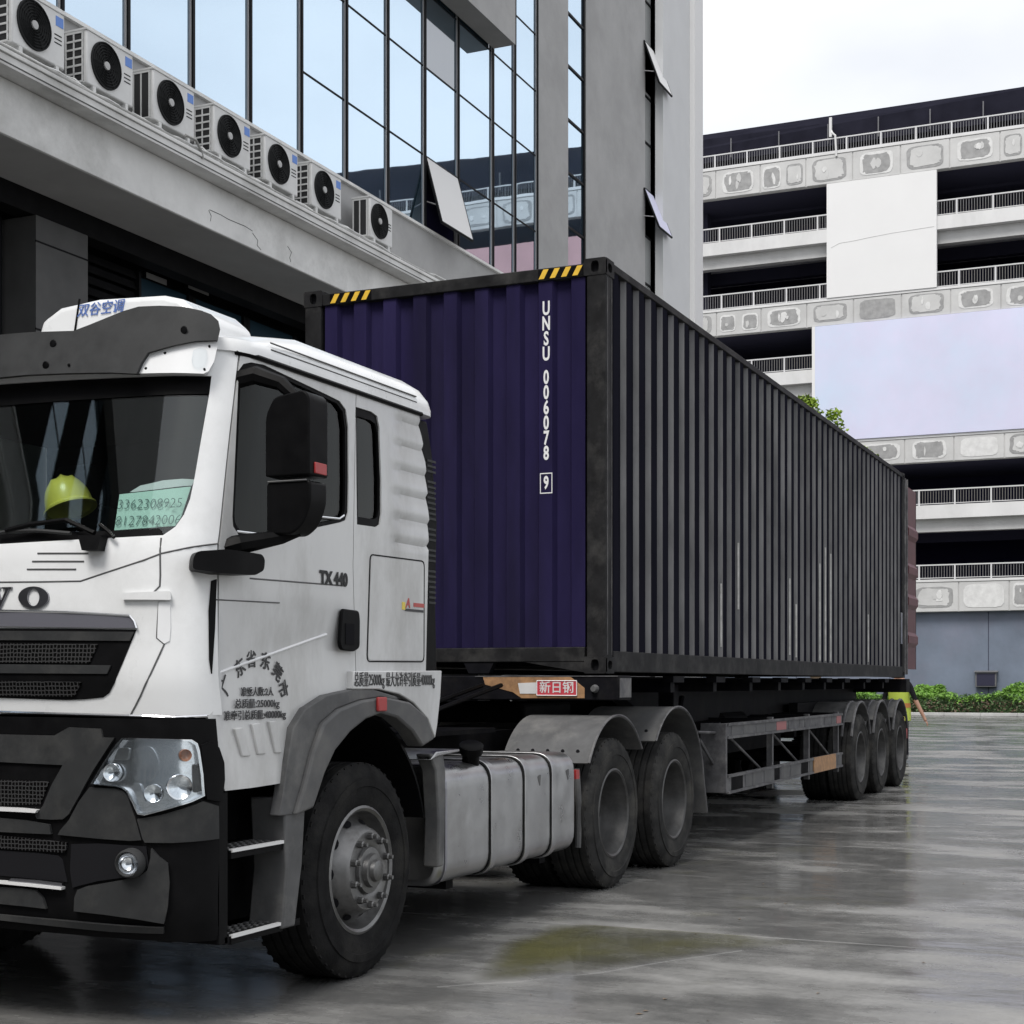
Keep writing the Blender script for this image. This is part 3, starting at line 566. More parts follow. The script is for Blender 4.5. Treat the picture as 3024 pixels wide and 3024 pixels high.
# ================================================================ AIR CONDITIONERS on the ledge
def ac_unit(xr, w=.93, dark_side=False, idx=0):
    xl = xr - w; y0, y1 = 9.0, 9.35; z0, z1 = 8.99, 9.68
    lab = ['white outdoor air conditioner on the concrete ledge, nearest the shutter end of the row', 'white outdoor air conditioner, second along the concrete ledge', 'white outdoor air conditioner with a plain dark side grille, third along the ledge', 'white outdoor air conditioner in the middle of the ledge row', 'white outdoor air conditioner, third from the open window along the ledge', 'white outdoor air conditioner, second from the open window along the ledge', 'smaller white outdoor air conditioner at the end of the ledge by the open window'][idx]
    t = thing('air_conditioner', lab, 'air conditioner', ((xl + xr) / 2, 9.17, 8.735), 'air conditioners along the ledge')
    part('case', 'ac_case', lambda b: b.box(xl, xr, y0, y1, z0, z1), t, bevel=.02)
    part('top_lid', 'ac_case', lambda b: b.box(xl - .012, xr + .012, y0 - .012, y1 + .012, z1 - .02, z1 + .012), t, bevel=.008)
    cx = xl + w * .40; cz = (z0 + z1) / 2; rad = .285
    part('fan_opening', 'ac_dark', lambda b: b.lathe([(0, 0), (-.004, rad), (.0, rad)], (cx, y0 - .003, cz), 'y', 40), t)
    part('grille_ring', 'ac_dark', lambda b: [b.lathe([(-.012, r), (-.020, r + .007), (-.012, r + .014)], (cx, y0 - .008, cz), 'y', 36) for r in (.07, .105, .14, .175, .21, .245)], t)
    part('grille_rim', 'ac_dark', lambda b: b.lathe([(0, rad - .01), (-.022, rad - .005), (-.022, rad + .008), (0, rad + .012)], (cx, y0 - .002, cz), 'y', 44), t)
    part('hub', 'ac_hub', lambda b: b.lathe([(-.03, 0), (-.028, .05), (-.01, .056), (0, .056)], (cx, y0 - .004, cz), 'y', 24), t)
    part('spoke', 'ac_dark', lambda b: [b.tube([(cx + .05 * math.cos(a), y0 - .014, cz + .05 * math.sin(a)), (cx + .28 * math.cos(a), y0 - .014, cz + .28 * math.sin(a))], .006, 5) for a in np.arange(0, 6.2, math.pi / 6)], t)
    part('side_fins', 'ac_fin', lambda b: b.box(xl - .006, xl + .002, y0 + .05, y1 - .02, z0 + .03, z1 - .04), t)
    def grid(b):
        for z in np.linspace(z0 + .03, z1 - .04, 7 if not dark_side else 2): b.box(xl - .016, xl - .004, y0 + .05, y1 - .02, z - .012, z + .012)
        for y in (y0 + .06, (y0 + y1) / 2 + .02, y1 - .03): b.box(xl - .015, xl - .0045, y - .010, y + .010, z0 + .03, z1 - .04)
    part('side_grille', 'ac_case', grid, t)
    if idx != 6: part('rating_label', 'label_blue', lambda b: b.box(xr - .165, xr - .03, y0 - .004, y0, z1 - .19, z1 - .07), t)
    for k in range(3): part('vent_slot', 'ac_dark', lambda b: b.box(xr - .19, xr - .06, y0 - .003, y0 + .002, z1 - .31 - k * .05, z1 - .295 - k * .05), t)
    for x in (xl + .12, xr - .17): part('foot', 'ac_case', lambda b: (b.box(x, x + .05, y0 - .01, y1, 8.735, z0 + .002)), t)
    part('pipe_stub', 'pipe_grey', lambda b: b.tube([(xr - .04, y0 + .25, z0 + .1), (xr + .07, y0 + .22, z0 + .06), (xr + .09, y0 + .1, z0 - .06), (xr + .05, y0 - .02, z0 - .2)], .018, 6), t)
for i, xr in enumerate((5.092, 6.432, 7.79, 9.188, 10.504, 11.84, 13.60)): ac_unit(xr, .93 if i < 6 else .80, i in (2, 6), i)
# loose pipes lying along the ledge
for k, (y, z, r) in enumerate(((8.875, 8.812, .022), (8.945, 8.76, .020), (8.962, 8.80, .016))):
    rr = random.Random(k); path = [(x, y + rr.uniform(-.012, .012), z + rr.uniform(0, .012)) for x in np.arange(-6, 16.5, .45)]
    tag(part('drain_pipe', 'pipe_grey', lambda b: b.tube(path, r, 6), None, smooth=60), ['thickest grey pipe lying on the outer lip of the concrete ledge', 'thin grey pipe lying just inside the lip of the concrete ledge', 'thinnest grey pipe lying closest to the feet of the air conditioners'][k], 'pipe', 'pipes along the ledge')
for k, (y, z, am) in enumerate(((8.885, 8.84, .03), (8.955, 8.83, .04))):
    rr = random.Random(40 + k); path = []
    for x in np.arange(-5.5 + k, 15.5 + k, .22): path.append((x, y + rr.uniform(-.03, .03), z + am * math.sin(x * (1.7 + k)) * rr.uniform(.2, 1) + rr.uniform(-.008, .012)))
    tag(part('condensate_hose', 'ac_case', lambda b: b.tube(path, .013, 6), None, smooth=70), ['pale kinked hose snaking along the outer edge of the ledge', 'pale kinked hose snaking just in front of the air conditioner feet'][k], 'hose', 'hoses along the ledge')
for k, xr in enumerate((5.09, 6.43, 7.79, 9.19, 10.5, 11.84)):
    rr = random.Random(k); tag(part('hose_loop', 'ac_case', lambda b: b.tube([(xr + .10, 9.1, 8.98), (xr + .16, 8.98, 8.90 + rr.uniform(0, .05)), (xr + .24, 8.9, 8.85), (xr + .30 + rr.uniform(0, .1), 8.87, 8.81), (xr + .42, 8.93, 8.76)], .014, 6), None, smooth=70),
        'short pale hose looped on the ledge ' + ['between the first and second air conditioners', 'between the second and third air conditioners', 'between the third and fourth air conditioners', 'between the fourth and fifth air conditioners', 'between the fifth and sixth air conditioners', 'before the small air conditioner by the open window'][k], 'hose', 'hose loops between the air conditioners')
hp = [side(z5(*q), 8.84) for q in ((1060, 770), (1120, 800), (1150, 860), (1160, 905))]
tag(part('drain_hose', 'pipe_grey', lambda b: b.tube([(p[0], 8.845, p[1]) for p in hp], .02, 6), None, smooth=60), 'short pale hose drooping over the edge of the ledge', 'hose')
# ================================================================ SHIPPING CONTAINER  x 0..12.192, y 0..2.438
ZB = 1.502; ZT = ZB + 2.896; CL, CW = 12.192, 2.438
con = thing('shipping_container', 'long dark navy corrugated shipping container carried on the trailer', 'container', (CL / 2, CW / 2, ZB))
def corr(length, pitch, flat_o, slope, flat_i, depth):
    out = [(0., 0.)]; x = 0.
    while x < length:
        for d, h in ((flat_o, 0.), (slope, depth), (flat_i, depth), (slope, 0.)):
            x += d; out.append((min(x, length), h))
            if x >= length: break
    return out
def corr_wall(name, m, prof, place, z0, z1, back=.05):
    b = MB(); n = len(prof)
    for (a, h) in prof: b.v += [place(a, h, z0), place(a, h, z1)]
    for i in range(n - 1): b.f.append((2 * i, 2 * i + 2, 2 * i + 3, 2 * i + 1))
    # inner skin gives the sheet its thickness
    k = len(b.v)
    for (a, h) in prof: b.v += [place(a, h + .004, z0), place(a, h + .004, z1)]
    for i in range(n - 1): b.f.append((k + 2 * i, k + 2 * i + 1, k + 2 * i + 3, k + 2 * i + 2))
    for i in range(n - 1): b.f += [(2 * i, k + 2 * i, k + 2 * i + 2, 2 * i + 2), (2 * i + 1, 2 * i + 3, k + 2 * i + 3, k + 2 * i + 1)]
    ob = b.build(name, [m, 'container_paint_lit'], con)
    if name == 'side_wall':                   # forward rib flanks get a paler paint: their light is put into the colour
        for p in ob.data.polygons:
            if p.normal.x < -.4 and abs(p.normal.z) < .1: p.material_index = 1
    return ob
sp = corr(11.83, .278, .112, .028, .110, .036)
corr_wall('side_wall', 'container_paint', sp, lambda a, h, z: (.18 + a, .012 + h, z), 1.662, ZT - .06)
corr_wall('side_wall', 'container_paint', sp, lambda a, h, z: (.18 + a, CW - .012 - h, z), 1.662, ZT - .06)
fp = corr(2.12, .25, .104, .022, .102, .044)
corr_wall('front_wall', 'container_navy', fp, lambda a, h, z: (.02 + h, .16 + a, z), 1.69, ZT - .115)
part('roof', 'container_paint', lambda b: b.box(.1, CL - .1, .05, CW - .05, ZT - .035, ZT - .02), con)
part('floor', 'chassis_black', lambda b: b.box(.1, CL - .1, .05, CW - .05, 1.56, 1.60), con)
part('rear_frame', 'chassis_black', lambda b: (b.box(CL - .13, CL, .1, CW - .1, ZB + .02, 1.66), b.box(CL - .13, CL, .1, CW - .1, ZT - .13, ZT - .01)), con)
for y0 in (0, CW - .07):
    part('bottom_rail', 'container_frame', lambda b: b.box(.17, CL - .17, y0 + .004, y0 + .066, 1.512, 1.661), con, bevel=.006)
    part('top_rail', 'container_frame', lambda b: b.box(.17, CL - .17, y0 + .003, y0 + .067, ZT - .065, ZT - .008), con, bevel=.006)
part('front_sill', 'container_frame', lambda b: b.box(.004, .09, .16, CW - .16, 1.585, 1.688), con, bevel=.006)
part('front_header', 'container_frame', lambda b: b.box(.004, .09, .16, CW - .16, ZT - .118, ZT - .030), con, bevel=.006)
part('gooseneck_gusset', 'container_frame', lambda b: [b.prism([(.161, 1.584), (.62, 1.584), (.161, 1.51)], 'x', .008, .06), b.prism([(CW - .161, 1.584), (CW - .62, 1.584), (CW - .161, 1.51)], 'x', .008, .06)], con)
part('tunnel_bracket', 'trailer_dark', lambda b: b.prism([(.86, 1.583), (1.10, 1.583), (1.06, 1.505), (.90, 1.505)], 'x', .012, .08), con)
def ell(cy, cz, a, h, n=18): return [(cy + a * math.copysign(abs(math.cos(t)) ** .75, math.cos(t)), cz + h * math.copysign(abs(math.sin(t)) ** .75, math.sin(t))) for t in [2 * math.pi * k / n for k in range(n)]]
def casting(fx, fy, top):
    """hollow corner casting with the real holes; fx = 0 front, 1 rear; fy = 0 near side, 1 far side"""
    z0 = ZT - .118 if top else ZB; z1 = z0 + .118; x0 = 0 if fx == 0 else CL - .178; x1 = x0 + .178; y0 = 0 if fy == 0 else CW - .162; y1 = y0 + .162
    b = MB(); sx = -1 if fx == 0 else 1; sy = -1 if fy == 0 else 1
    xo = x0 if fx == 0 else x1; yo = y0 if fy == 0 else y1
    rect = lambda a0, a1: rounded([(a0, z0), (a1, z0), (a1, z1), (a0, z1)], .012, 2)
    v, f = sheet(rect(y0, y1), [ell((y0 + y1) / 2, (z0 + z1) / 2, .030, .042)], lambda u, w, o: (xo + sx * o, u, w), .06, .028); b.add(v, f)
    v, f = sheet(rect(x0 + .004, x1 - .004), [ell((x0 + x1) / 2, (z0 + z1) / 2, .042, .032)], lambda u, w, o: (u, yo + sy * o, w), .06, .028); b.add(v, f)
    b.box(x0 + .003, x1 - .003, y0 + .003, y1 - .003, z1 - .022, z1 - .002); b.box(x0 + .003, x1 - .003, y0 + .003, y1 - .003, z0 + .002, z0 + .022)
    o = b.build('corner_casting', 'container_frame', con)
    part('casting_hollow', 'interior', lambda q: q.box(x0 + .04, x1 - .04, y0 + .04, y1 - .04, z0 + .023, z1 - .023), o)
for fx in (0, 1):
    for fy in (0, 1):
        for top in (0, 1): casting(fx, fy, top)
        y0 = 0 if fy == 0 else CW - .15; x0 = 0 if fx == 0 else CL - .17
        part('corner_post', 'container_frame', lambda b: b.prism(rounded([(x0 + .004, y0 + .004), (x0 + .15, y0 + .004), (x0 + .15, y0 + .146), (x0 + .004, y0 + .146)], .016, 3), 'z', ZB + .1185, ZT - .1185), con, smooth=40)
part('post_weld', 'guard_grey', lambda b: [b.tube([(x, .0035, ZB + .13), (x, .0035, ZT - .13)], .004, 5) for x in (.045, .13)], con)
# hazard chevrons on the front header
for (pa_, pb_) in ((1589, 1724), (974, 1096)):
    ya, yb = sorted((front((pa_, 800), 0.)[0], front((pb_, 800), 0.)[0])); ya = max(ya, .168); yb = min(yb, CW - .168)
    pl = part('hazard_plate', 'chassis_black', lambda b: b.box(.0005, .0035, ya, yb, ZT - .108, ZT - .040), con)
    w = (yb - ya) / 4
    for k in range(4):
        a = ya + k * w; part('hazard_stripe', 'hazard_yellow', lambda b: b.prism([(a + w * .05, ZT - .041), (a + w * .52, ZT - .041), (a + w * .95, ZT - .107), (a + w * .48, ZT - .107)], 'x', -.002, .0004), pl)
# identification number, painted one character below the other
yy = front((1613, 1000), .02)[0]; ztop = front((1613, 912), .02)[1]; zbot = front((1613, 1380), .02)[1]; dz = (ztop - zbot) / 10.45
for i, ch in enumerate('UNSU 006078'):
    if ch != ' ': text(ch, .135, 'lettering_white', 'painted_character', con, (.0195, yy, ztop - dz * (i if i < 4 else i - .45)), (0, -1, 0), (0, 0, 1), .001, bold=.004, sx=.62)
zc = front((1613, 1427), .02)[1]
text('9', .125, 'lettering_white', 'painted_character', con, (.0195, yy, zc), (0, -1, 0), (0, 0, 1), .001, bold=.004, sx=.62)
part('check_digit_box', 'lettering_white', lambda b: (b.box(.0185, .0195, yy - .047, yy + .047, zc + .066, zc + .073), b.box(.0185, .0195, yy - .047, yy + .047, zc - .073, zc - .066), b.box(.0185, .0195, yy - .047, yy - .041, zc - .066, zc + .066), b.box(.0185, .0195, yy + .041, yy + .047, zc - .066, zc + .066)), con)
# rear doors, swung open in line with the sides
for (y0, s) in ((.03, 1), (CW - .03, -1)):
    d = part('rear_door', 'maroon', lambda b: b.box(CL + .03, CL + 1.13, y0, y0 + s * .05, ZB + .13, ZT - .13), con, bevel=.006)
    d['label'] = 'maroon inner face of the rear door'
    part('door_rib', 'maroon', lambda b: [b.prism([(y0 - s * 0, z0), (y0 - s * .045, z0 + .06), (y0 - s * .045, z0 + .16), (y0, z0 + .22)], 'x', CL + .25, CL + 1.06) for z0 in (1.95, 2.5, 2.95, 3.5)], d)
    part('lock_rod', 'guard_grey', lambda b: [b.tube([(CL + x, y0 - s * .03, ZB + .05), (CL + x, y0 - s * .03, ZT - .06)], .017, 8) for x in (.16, .0)], d)
    part('door_gasket', 'rubber', lambda b: b.box(CL + 1.131, CL + 1.16, y0, y0 + s * .05, ZB + .13, ZT - .13), d)
    part('hinge', 'guard_grey', lambda b: [b.box(CL - .012, CL + .04, y0 - s * .04, y0 - s * .002, z, z + .09) for z in (1.8, 2.4, 3.0, 3.7, 4.15)], d)
part('data_plate', 'dull_chrome', lambda b: b.box(CL - .34, CL - .2, -.001, .003, 1.98, 2.42), con)
# pale scrapes along the side corrugations
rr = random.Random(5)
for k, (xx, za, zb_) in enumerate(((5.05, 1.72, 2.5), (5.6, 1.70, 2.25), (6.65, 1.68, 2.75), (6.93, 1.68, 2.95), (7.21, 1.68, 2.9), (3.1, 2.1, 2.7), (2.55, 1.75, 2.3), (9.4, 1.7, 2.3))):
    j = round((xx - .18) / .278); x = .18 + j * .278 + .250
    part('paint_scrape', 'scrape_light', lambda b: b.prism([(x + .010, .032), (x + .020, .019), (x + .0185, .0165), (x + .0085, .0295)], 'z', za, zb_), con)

# ================================================================ WHEELS
def wheel_meshes(kind, sgn):
    """meshes about the origin, axle along y; sgn -1: outer face towards -y"""
    RO, RR, W = .525, .296, .29
    tp = [(.0, RR), (-.008, RR + .012), (.0 - .02, RR + .05), (-.026, RR + .085), (-.029, RR + .11), (-.034, RR + .113), (-.034, RR + .150), (-.026, RR + .153), (-.018, RR + .19), (0, RO - .012), (.012, RO)]
    n = 5; a = .012
    for k in range(n - 1):
        c = .012 + (W - .024) * (k + 1) / n; tp += [(c - .008, RO), (c - .006, RO - .014), (c + .006, RO - .014), (c + .008, RO)]
    tp += [(W - .012, RO), (W, RO - .02), (W + .02, RR + .14), (W + .02, RR + .06), (W, RR)]
    def fl(p): return [((h if sgn < 0 else -h), r) for h, r in p]
    tyre = MB(); tyre.lathe(fl(tp), (0, 0, 0), 'y', 64)
    # shoulder tread lugs
    for k in range(48):
        t = 2 * math.pi * k / 48; c, s = math.cos(t), math.sin(t); w = .011
        for (h0, h1) in ((.0, .05), (W - .05, W)):
            q = []
            for (dr, dt) in ((-.010, -w), (-.010, w), (.0012, w), (.0012, -w)):
                r = RO + dr - (.004 if h0 == 0 else 0); q.append((r, dt))
            vs = [((r * c - dt * s), (h if sgn < 0 else -h), (r * s + dt * c)) for h in (h0, h1) for (r, dt) in q]
            tyre.add(vs, [(0, 1, 2, 3), (7, 6, 5, 4), (0, 4, 5, 1), (1, 5, 6, 2), (2, 6, 7, 3), (3, 7, 4, 0)])
    rim = MB(); nuts = MB(); hub = MB(); holes = MB()
    if kind == 'steer':
        rp = [(-.012, RR + .018), (-.018, RR + .006), (-.008, RR - .008), (.035, RR - .02), (.055, RR - .035), (.02, .225), (-.035, .205), (-.05, .19), (-.052, .14), (-.04, .115), (-.03, .112)]
        rim.lathe(fl(rp), (0, 0, 0), 'y', 56)
        hub.lathe(fl([(-.03, .118), (-.06, .112), (-.062, .085), (-.085, .08), (-.087, .055), (-.105, .05), (-.112, .035), (-.113, 0)]), (0, 0, 0), 'y', 32)
        for k in range(10):
            t = 2 * math.pi * (k + .5) / 10; p = (.166 * math.cos(t), 0, .166 * math.sin(t))
            nuts.lathe(fl([(-.05, .0185), (-.075, .0175), (-.08, .012), (-.098, .0105), (-.098, 0)]), p, 'y', 7)
        for k in range(10):
            t = 2 * math.pi * k / 10; c, s = math.cos(t), math.sin(t)
            pr = []
            for a_ in range(10):
                q = 2 * math.pi * a_ / 10; r = .2385 + .014 * math.cos(q); dt = .03 * math.sin(q); hh = .022 + (r - .225) / .036 * .035 - .004
                hh = .02 + (r - .225) * (.035 / .036) - .006; pr.append((r * c - dt * s, hh if sgn < 0 else -hh, r * s + dt * c))
            holes.add(pr, [tuple(range(10))])
    else:
        rp = [(-.012, RR + .018), (-.018, RR + .006), (-.008, RR - .006), (.03, RR - .016), (.06, RR - .03), (.17, RR - .038), (.195, RR - .055), (.20, .20), (.198, .12)]
        rim.lathe(fl(rp), (0, 0, 0), 'y', 56)
        hub.lathe(fl([(.20, .135), (.165, .128), (.155, .115), (.15, .09), (.125, .085), (.12, .0)]), (0, 0, 0), 'y', 32)
        for k in range(10):
            t = 2 * math.pi * k / 10; nuts.lathe(fl([(.198, .018), (.17, .017), (.17, 0)]), (.167 * math.cos(t), 0, .167 * math.sin(t)), 'y', 6)
        for k in range(8):
            t = 2 * math.pi * k / 8; c, s = math.cos(t), math.sin(t); pr = []
            for a_ in range(10):
                q = 2 * math.pi * a_ / 10; r = .218 + .016 * math.cos(q); dt = .028 * math.sin(q); pr.append((r * c - dt * s, (.197 if sgn < 0 else -.197), r * s + dt * c))
            holes.add(pr, [tuple(range(10))])
    return tyre, rim, hub, nuts, holes
WM = {}
def wheel(par, x, y, z, kind, sgn, tm):
    key = (kind, sgn, tm)
    if key not in WM:
        d = []
        for b, nm, mm in zip(wheel_meshes(kind, sgn), ('tyre', 'rim', 'hub', 'wheel_nuts', 'hand_holes'), (tm, 'rim_steel' if kind == 'steer' else 'rim_dark', 'rim_steel' if kind == 'steer' else 'rim_dark', 'rim_steel', 'interior')):
            me = bpy.data.meshes.new(nm); me.from_pydata(b.v, [], b.f); bm = bmesh.new(); bm.from_mesh(me); bmesh.ops.recalc_face_normals(bm, faces=bm.faces[:]); bm.to_mesh(me); bm.free()
            me.materials.append(MATS[mm]); me.shade_smooth(); me.set_sharp_from_angle(angle=R(32)); d.append((nm, me))
        WM[key] = d
    root = None
    for nm, me in WM[key]:
        if kind == 'steer' and nm in ('wheel_nuts', 'hand_holes'):      # each nut and hole of the open front rims is a part of its own
            for k in range(10):
                kk = (nm, sgn, k)
                if kk not in WM:
                    vs = [v.co.copy() for v in me.vertices]; per_ = len(vs) // 10; ids = range(k * per_, (k + 1) * per_); q = bpy.data.meshes.new(nm[:-1])
                    q.from_pydata([vs[i] for i in ids], [], [[i - k * per_ for i in p.vertices] for p in me.polygons if p.vertices[0] in ids]); q.materials.append(me.materials[0]); q.update(); WM[kk] = q
                o = bpy.data.objects.new(nm[:-1], WM[kk]); COL.objects.link(o); o.parent = root
            continue
        o = bpy.data.objects.new('wheel' if root is None else nm, me); COL.objects.link(o)
        if root is None: root = o; o.location = (x, y, z); setpar(o, par)
        else: o.parent = root
    return root
# ================================================================ SEMI TRAILER
tr = thing('semi_trailer', 'black three-axle skeletal semi-trailer under the container', 'trailer', (6, CW / 2, 0))
YC = CW / 2; RT = .525
for y in (YC - .47, YC + .47):
    part('main_beam', 'trailer_dark', lambda b: b.prism([(.1, 1.49), (12.15, 1.49), (12.15, 1.12), (3.2, 1.05), (2.3, 1.30), (.1, 1.33)], 'y', y - .07, y + .07), tr)
for x in (1.7, 2.9, 4.1, 5.2, 6.25, 7.3, 8.3, 9.6, 10.9): part('cross_member', 'trailer_dark', lambda b: (b.box(x, x + .1, .08, CW - .08, 1.36, 1.47), b.box(x - .08, x + .2, .03, .12, 1.44, 1.49)), tr)
part('front_bolster', 'trailer_dark', lambda b: b.box(.0, .26, -.095, CW + .095, 1.315, 1.488), tr, bevel=.008)
part('rear_bolster', 'trailer_dark', lambda b: b.box(11.95, 12.25, -.06, CW + .06, 1.30, 1.49), tr, bevel=.008)
part('bolster_end', 'guard_grey', lambda b: b.box(.02, .25, -.10, -.0955, 1.335, 1.47), tr)
part('bolster_edge', 'guard_grey', lambda b: b.box(-.006, .0, -.09, 1.0, 1.480, 1.487), tr)
pa = [front(z7(*q), -.004) for q in ((425, 480), (1050, 480), (1150, 560), (1150, 632), (700, 632), (640, 590), (440, 535))]
ws = part('worn_sticker', 'rust_orange', lambda b: b.prism(pa, 'x', -.004, -.0005), tr)
pq = [front(z7(*q), -.01) for q in ((810, 508), (1094, 508), (1094, 614), (810, 612))]
pl = part('red_plate', 'sign_red', lambda b: b.prism(pq, 'x', -.012, -.0045), tr)
part('plate_border', 'lettering_white', lambda b: [b.tube([(-.0125, pq[i][0], pq[i][1]), (-.0125, pq[(i + 1) % 4][0], pq[(i + 1) % 4][1])], .0035, 4) for i in range(4)], pl)
cyl = (pq[0][0] + pq[1][0]) / 2; czl = (pq[0][1] + pq[2][1]) / 2
text('新日钢', .088, 'relief_light', 'lettering', pl, (-.0128, cyl, czl), (0, -1, 0), (0, 0, 1), .0006, bold=.001)
pw = [front(z7(*q), -.006) for q in ((675, 525), (806, 520), (806, 600), (690, 600))]
part('pale_sticker', 'relief_light', lambda b: b.prism(pw, 'x', -.0075, -.0042), tr)
part('marker_lamp', 'fender_grey', lambda b: b.lathe([(-.04, 0), (-.04, .02), (0, .03)], (0, front(z7(1225, 565), 0)[0], front(z7(1225, 565), 0)[1]), 'x', 14), tr)
# landing legs
for y in (.42, CW - .42):
    lg = part('landing_leg', 'trailer_dark', lambda b: (b.box(2.62, 2.76, y - .07, y + .07, .42, 1.42), b.box(2.64, 2.74, y - .05, y + .05, .30, .42)), tr, bevel=.008)
    part('foot', 'trailer_dark', lambda b: b.box(2.55, 2.83, y - .12, y + .12, .27, .302), lg)
    part('brace', 'trailer_dark', lambda b: b.tube([(2.8, y, .75), (3.4, y + .1, 1.3)], .03), lg)
# side guards: end plate, two rails, posts and diagonals
for (ys, s) in ((0., 1), (CW, -1)):
    sg = part('side_guard', 'guard_grey', lambda b: b.box(3.02, 3.06, ys, ys + s * .235, .47, 1.08), tr, bevel=.006)
    for (z0, z1) in ((.945, 1.08), (.46, .625)):
        part('guard_rail', 'guard_grey', lambda b: (b.box(3.062, 7.9, ys + s * .004, ys + s * .03, z0 + .02, z1 - .02), b.box(3.062, 7.9, ys - s * .012, ys + s * .035, z1 - .022, z1), b.box(3.062, 7.9, ys - s * .012, ys + s * .035, z0, z0 + .022)), sg)
        rr = random.Random(int(z0 * 100)); x = 3.2
        while x < 7.7:
            w = rr.uniform(.25, .5); mm = rr.choice(['trim_grey', 'reflector_red', 'trim_grey', 'chassis_black']) if z0 > .8 else rr.choice(['trim_grey', 'chassis_black'])
            if z0 > .8 and x > 4.6: mm = rr.choice(['reflector_red', 'guard_grey', 'reflector_red'])
            part('reflective_tape', mm, lambda b: b.box(x, min(x + w * .8, 7.85), ys + s * .0015, ys + s * .0042, z0 + .024, z1 - .026), sg); x += w
    part('orange_tape', 'rust_orange', lambda b: b.box(6.4, 7.5, ys - s * .014, ys + s * .001, .462, .628), sg)
    for x in (4.8, 6.37, 7.86): part('guard_post', 'guard_grey', lambda b: b.box(x - .03, x + .03, ys + s * .036, ys + s * .09, .40, 1.10), sg)
    for x in (3.4, 4.9, 6.45): part('diagonal', 'guard_grey', lambda b: b.tube([(x, ys + s * .07, .94), (x + 1.15, ys + s * .07, .58)], .012, 6), sg)
    part('support_arm', 'trailer_dark', lambda b: [b.box(x - .03, x + .03, ys + s * .08, ys + s * .8, 1.02, 1.09) for x in (3.1, 4.8, 6.37, 7.8)], sg)
    part('stay', 'guard_grey', lambda b: (b.tube([(2.62, ys + s * .12, .95), (3.04, ys + s * .12, .72)], .016, 6), b.tube([(2.5, ys + s * .1, 1.02), (3.03, ys + s * .1, 1.0)], .012, 6)), sg)
# axles and wheels
TX = (8.935, 10.31, 11.72)
for x in TX:
    part('axle', 'trailer_dark', lambda b: b.tube([(x, .3, RT), (x, CW - .3, RT)], .075, 12), tr)
    for y, s in ((0., -1), (CW, 1)):
        wheel(tr, x, y, RT, 'dual', s, 'rubber_dusty'); wheel(tr, x, y - s * .335, RT, 'dual', s, 'rubber')
        part('leaf_spring', 'trailer_dark', lambda b: [b.box(x - .5 + k * .08, x + .5 - k * .08, y - s * .74, y - s * .66, .70 + k * .02, .718 + k * .02) for k in range(4)], tr)
        fd = part('mudguard', 'fender_grey', lambda b: b.lathe([(-.02 if s < 0 else .02, .60), (-.02 if s < 0 else .02, .615), (-s * .62, .615), (-s * .62, .60)], (x, y, RT + .06), 'y', 20, R(38), R(142), True), tr, smooth=40)
        part('mudguard_rim', 'guard_grey', lambda b: [b.tube([(x + (.617) * math.cos(t), y - s * k, RT + .06 + .617 * math.sin(t)) for t in np.linspace(R(20), R(160), 18)], .017, 6) for k in (-.015, .10)], fd)
    part('spring_hanger', 'trailer_dark', lambda b: [b.box(x - .72, x - .6, yy_ - .06, yy_ + .06, .78, 1.15) for yy_ in (.7, CW - .7)], tr)
part('suspension_beam', 'trailer_dark', lambda b: [b.box(7.8, 12.1, yy_ - .05, yy_ + .05, .98, 1.2) for yy_ in (.55, CW - .55)], tr)
part('air_tank', 'chassis_black', lambda b: [b.lathe([(-.45, 0), (-.45, .12), (-.42, .15), (.42, .15), (.45, .12), (.45, 0)], (5.6, yy_, 1.0), 'x', 20) for yy_ in (.75, CW - .75)], tr)
part('spare_carrier', 'chassis_black', lambda b: b.box(4.0, 7.4, .6, CW - .6, .72, 1.05), tr)
# tail: light bar and mudflaps
tb = part('tail_bar', 'trailer_dark', lambda b: b.box(12.26, 12.36, .05, CW - .05, .62, .80), tr)
part('tail_lamp', 'lamp_red', lambda b: [b.box(12.30, 12.40, y0, y0 + .3, .64, .78) for y0 in (.0, CW - .3)], tb)
part('warning_strip', 'reflector_red', lambda b: b.box(12.36, 12.365, .1, CW - .1, .64, .78), tb)
part('mudflap', 'rubber', lambda b: [b.box(12.24, 12.26, y0, y0 + .6, .22, .95) for y0 in (.02, CW - .62)], tr)
part('hanging_light', 'lamp_red', lambda b: b.box(12.265, 12.30, .02, .12, .30, .95), tr)
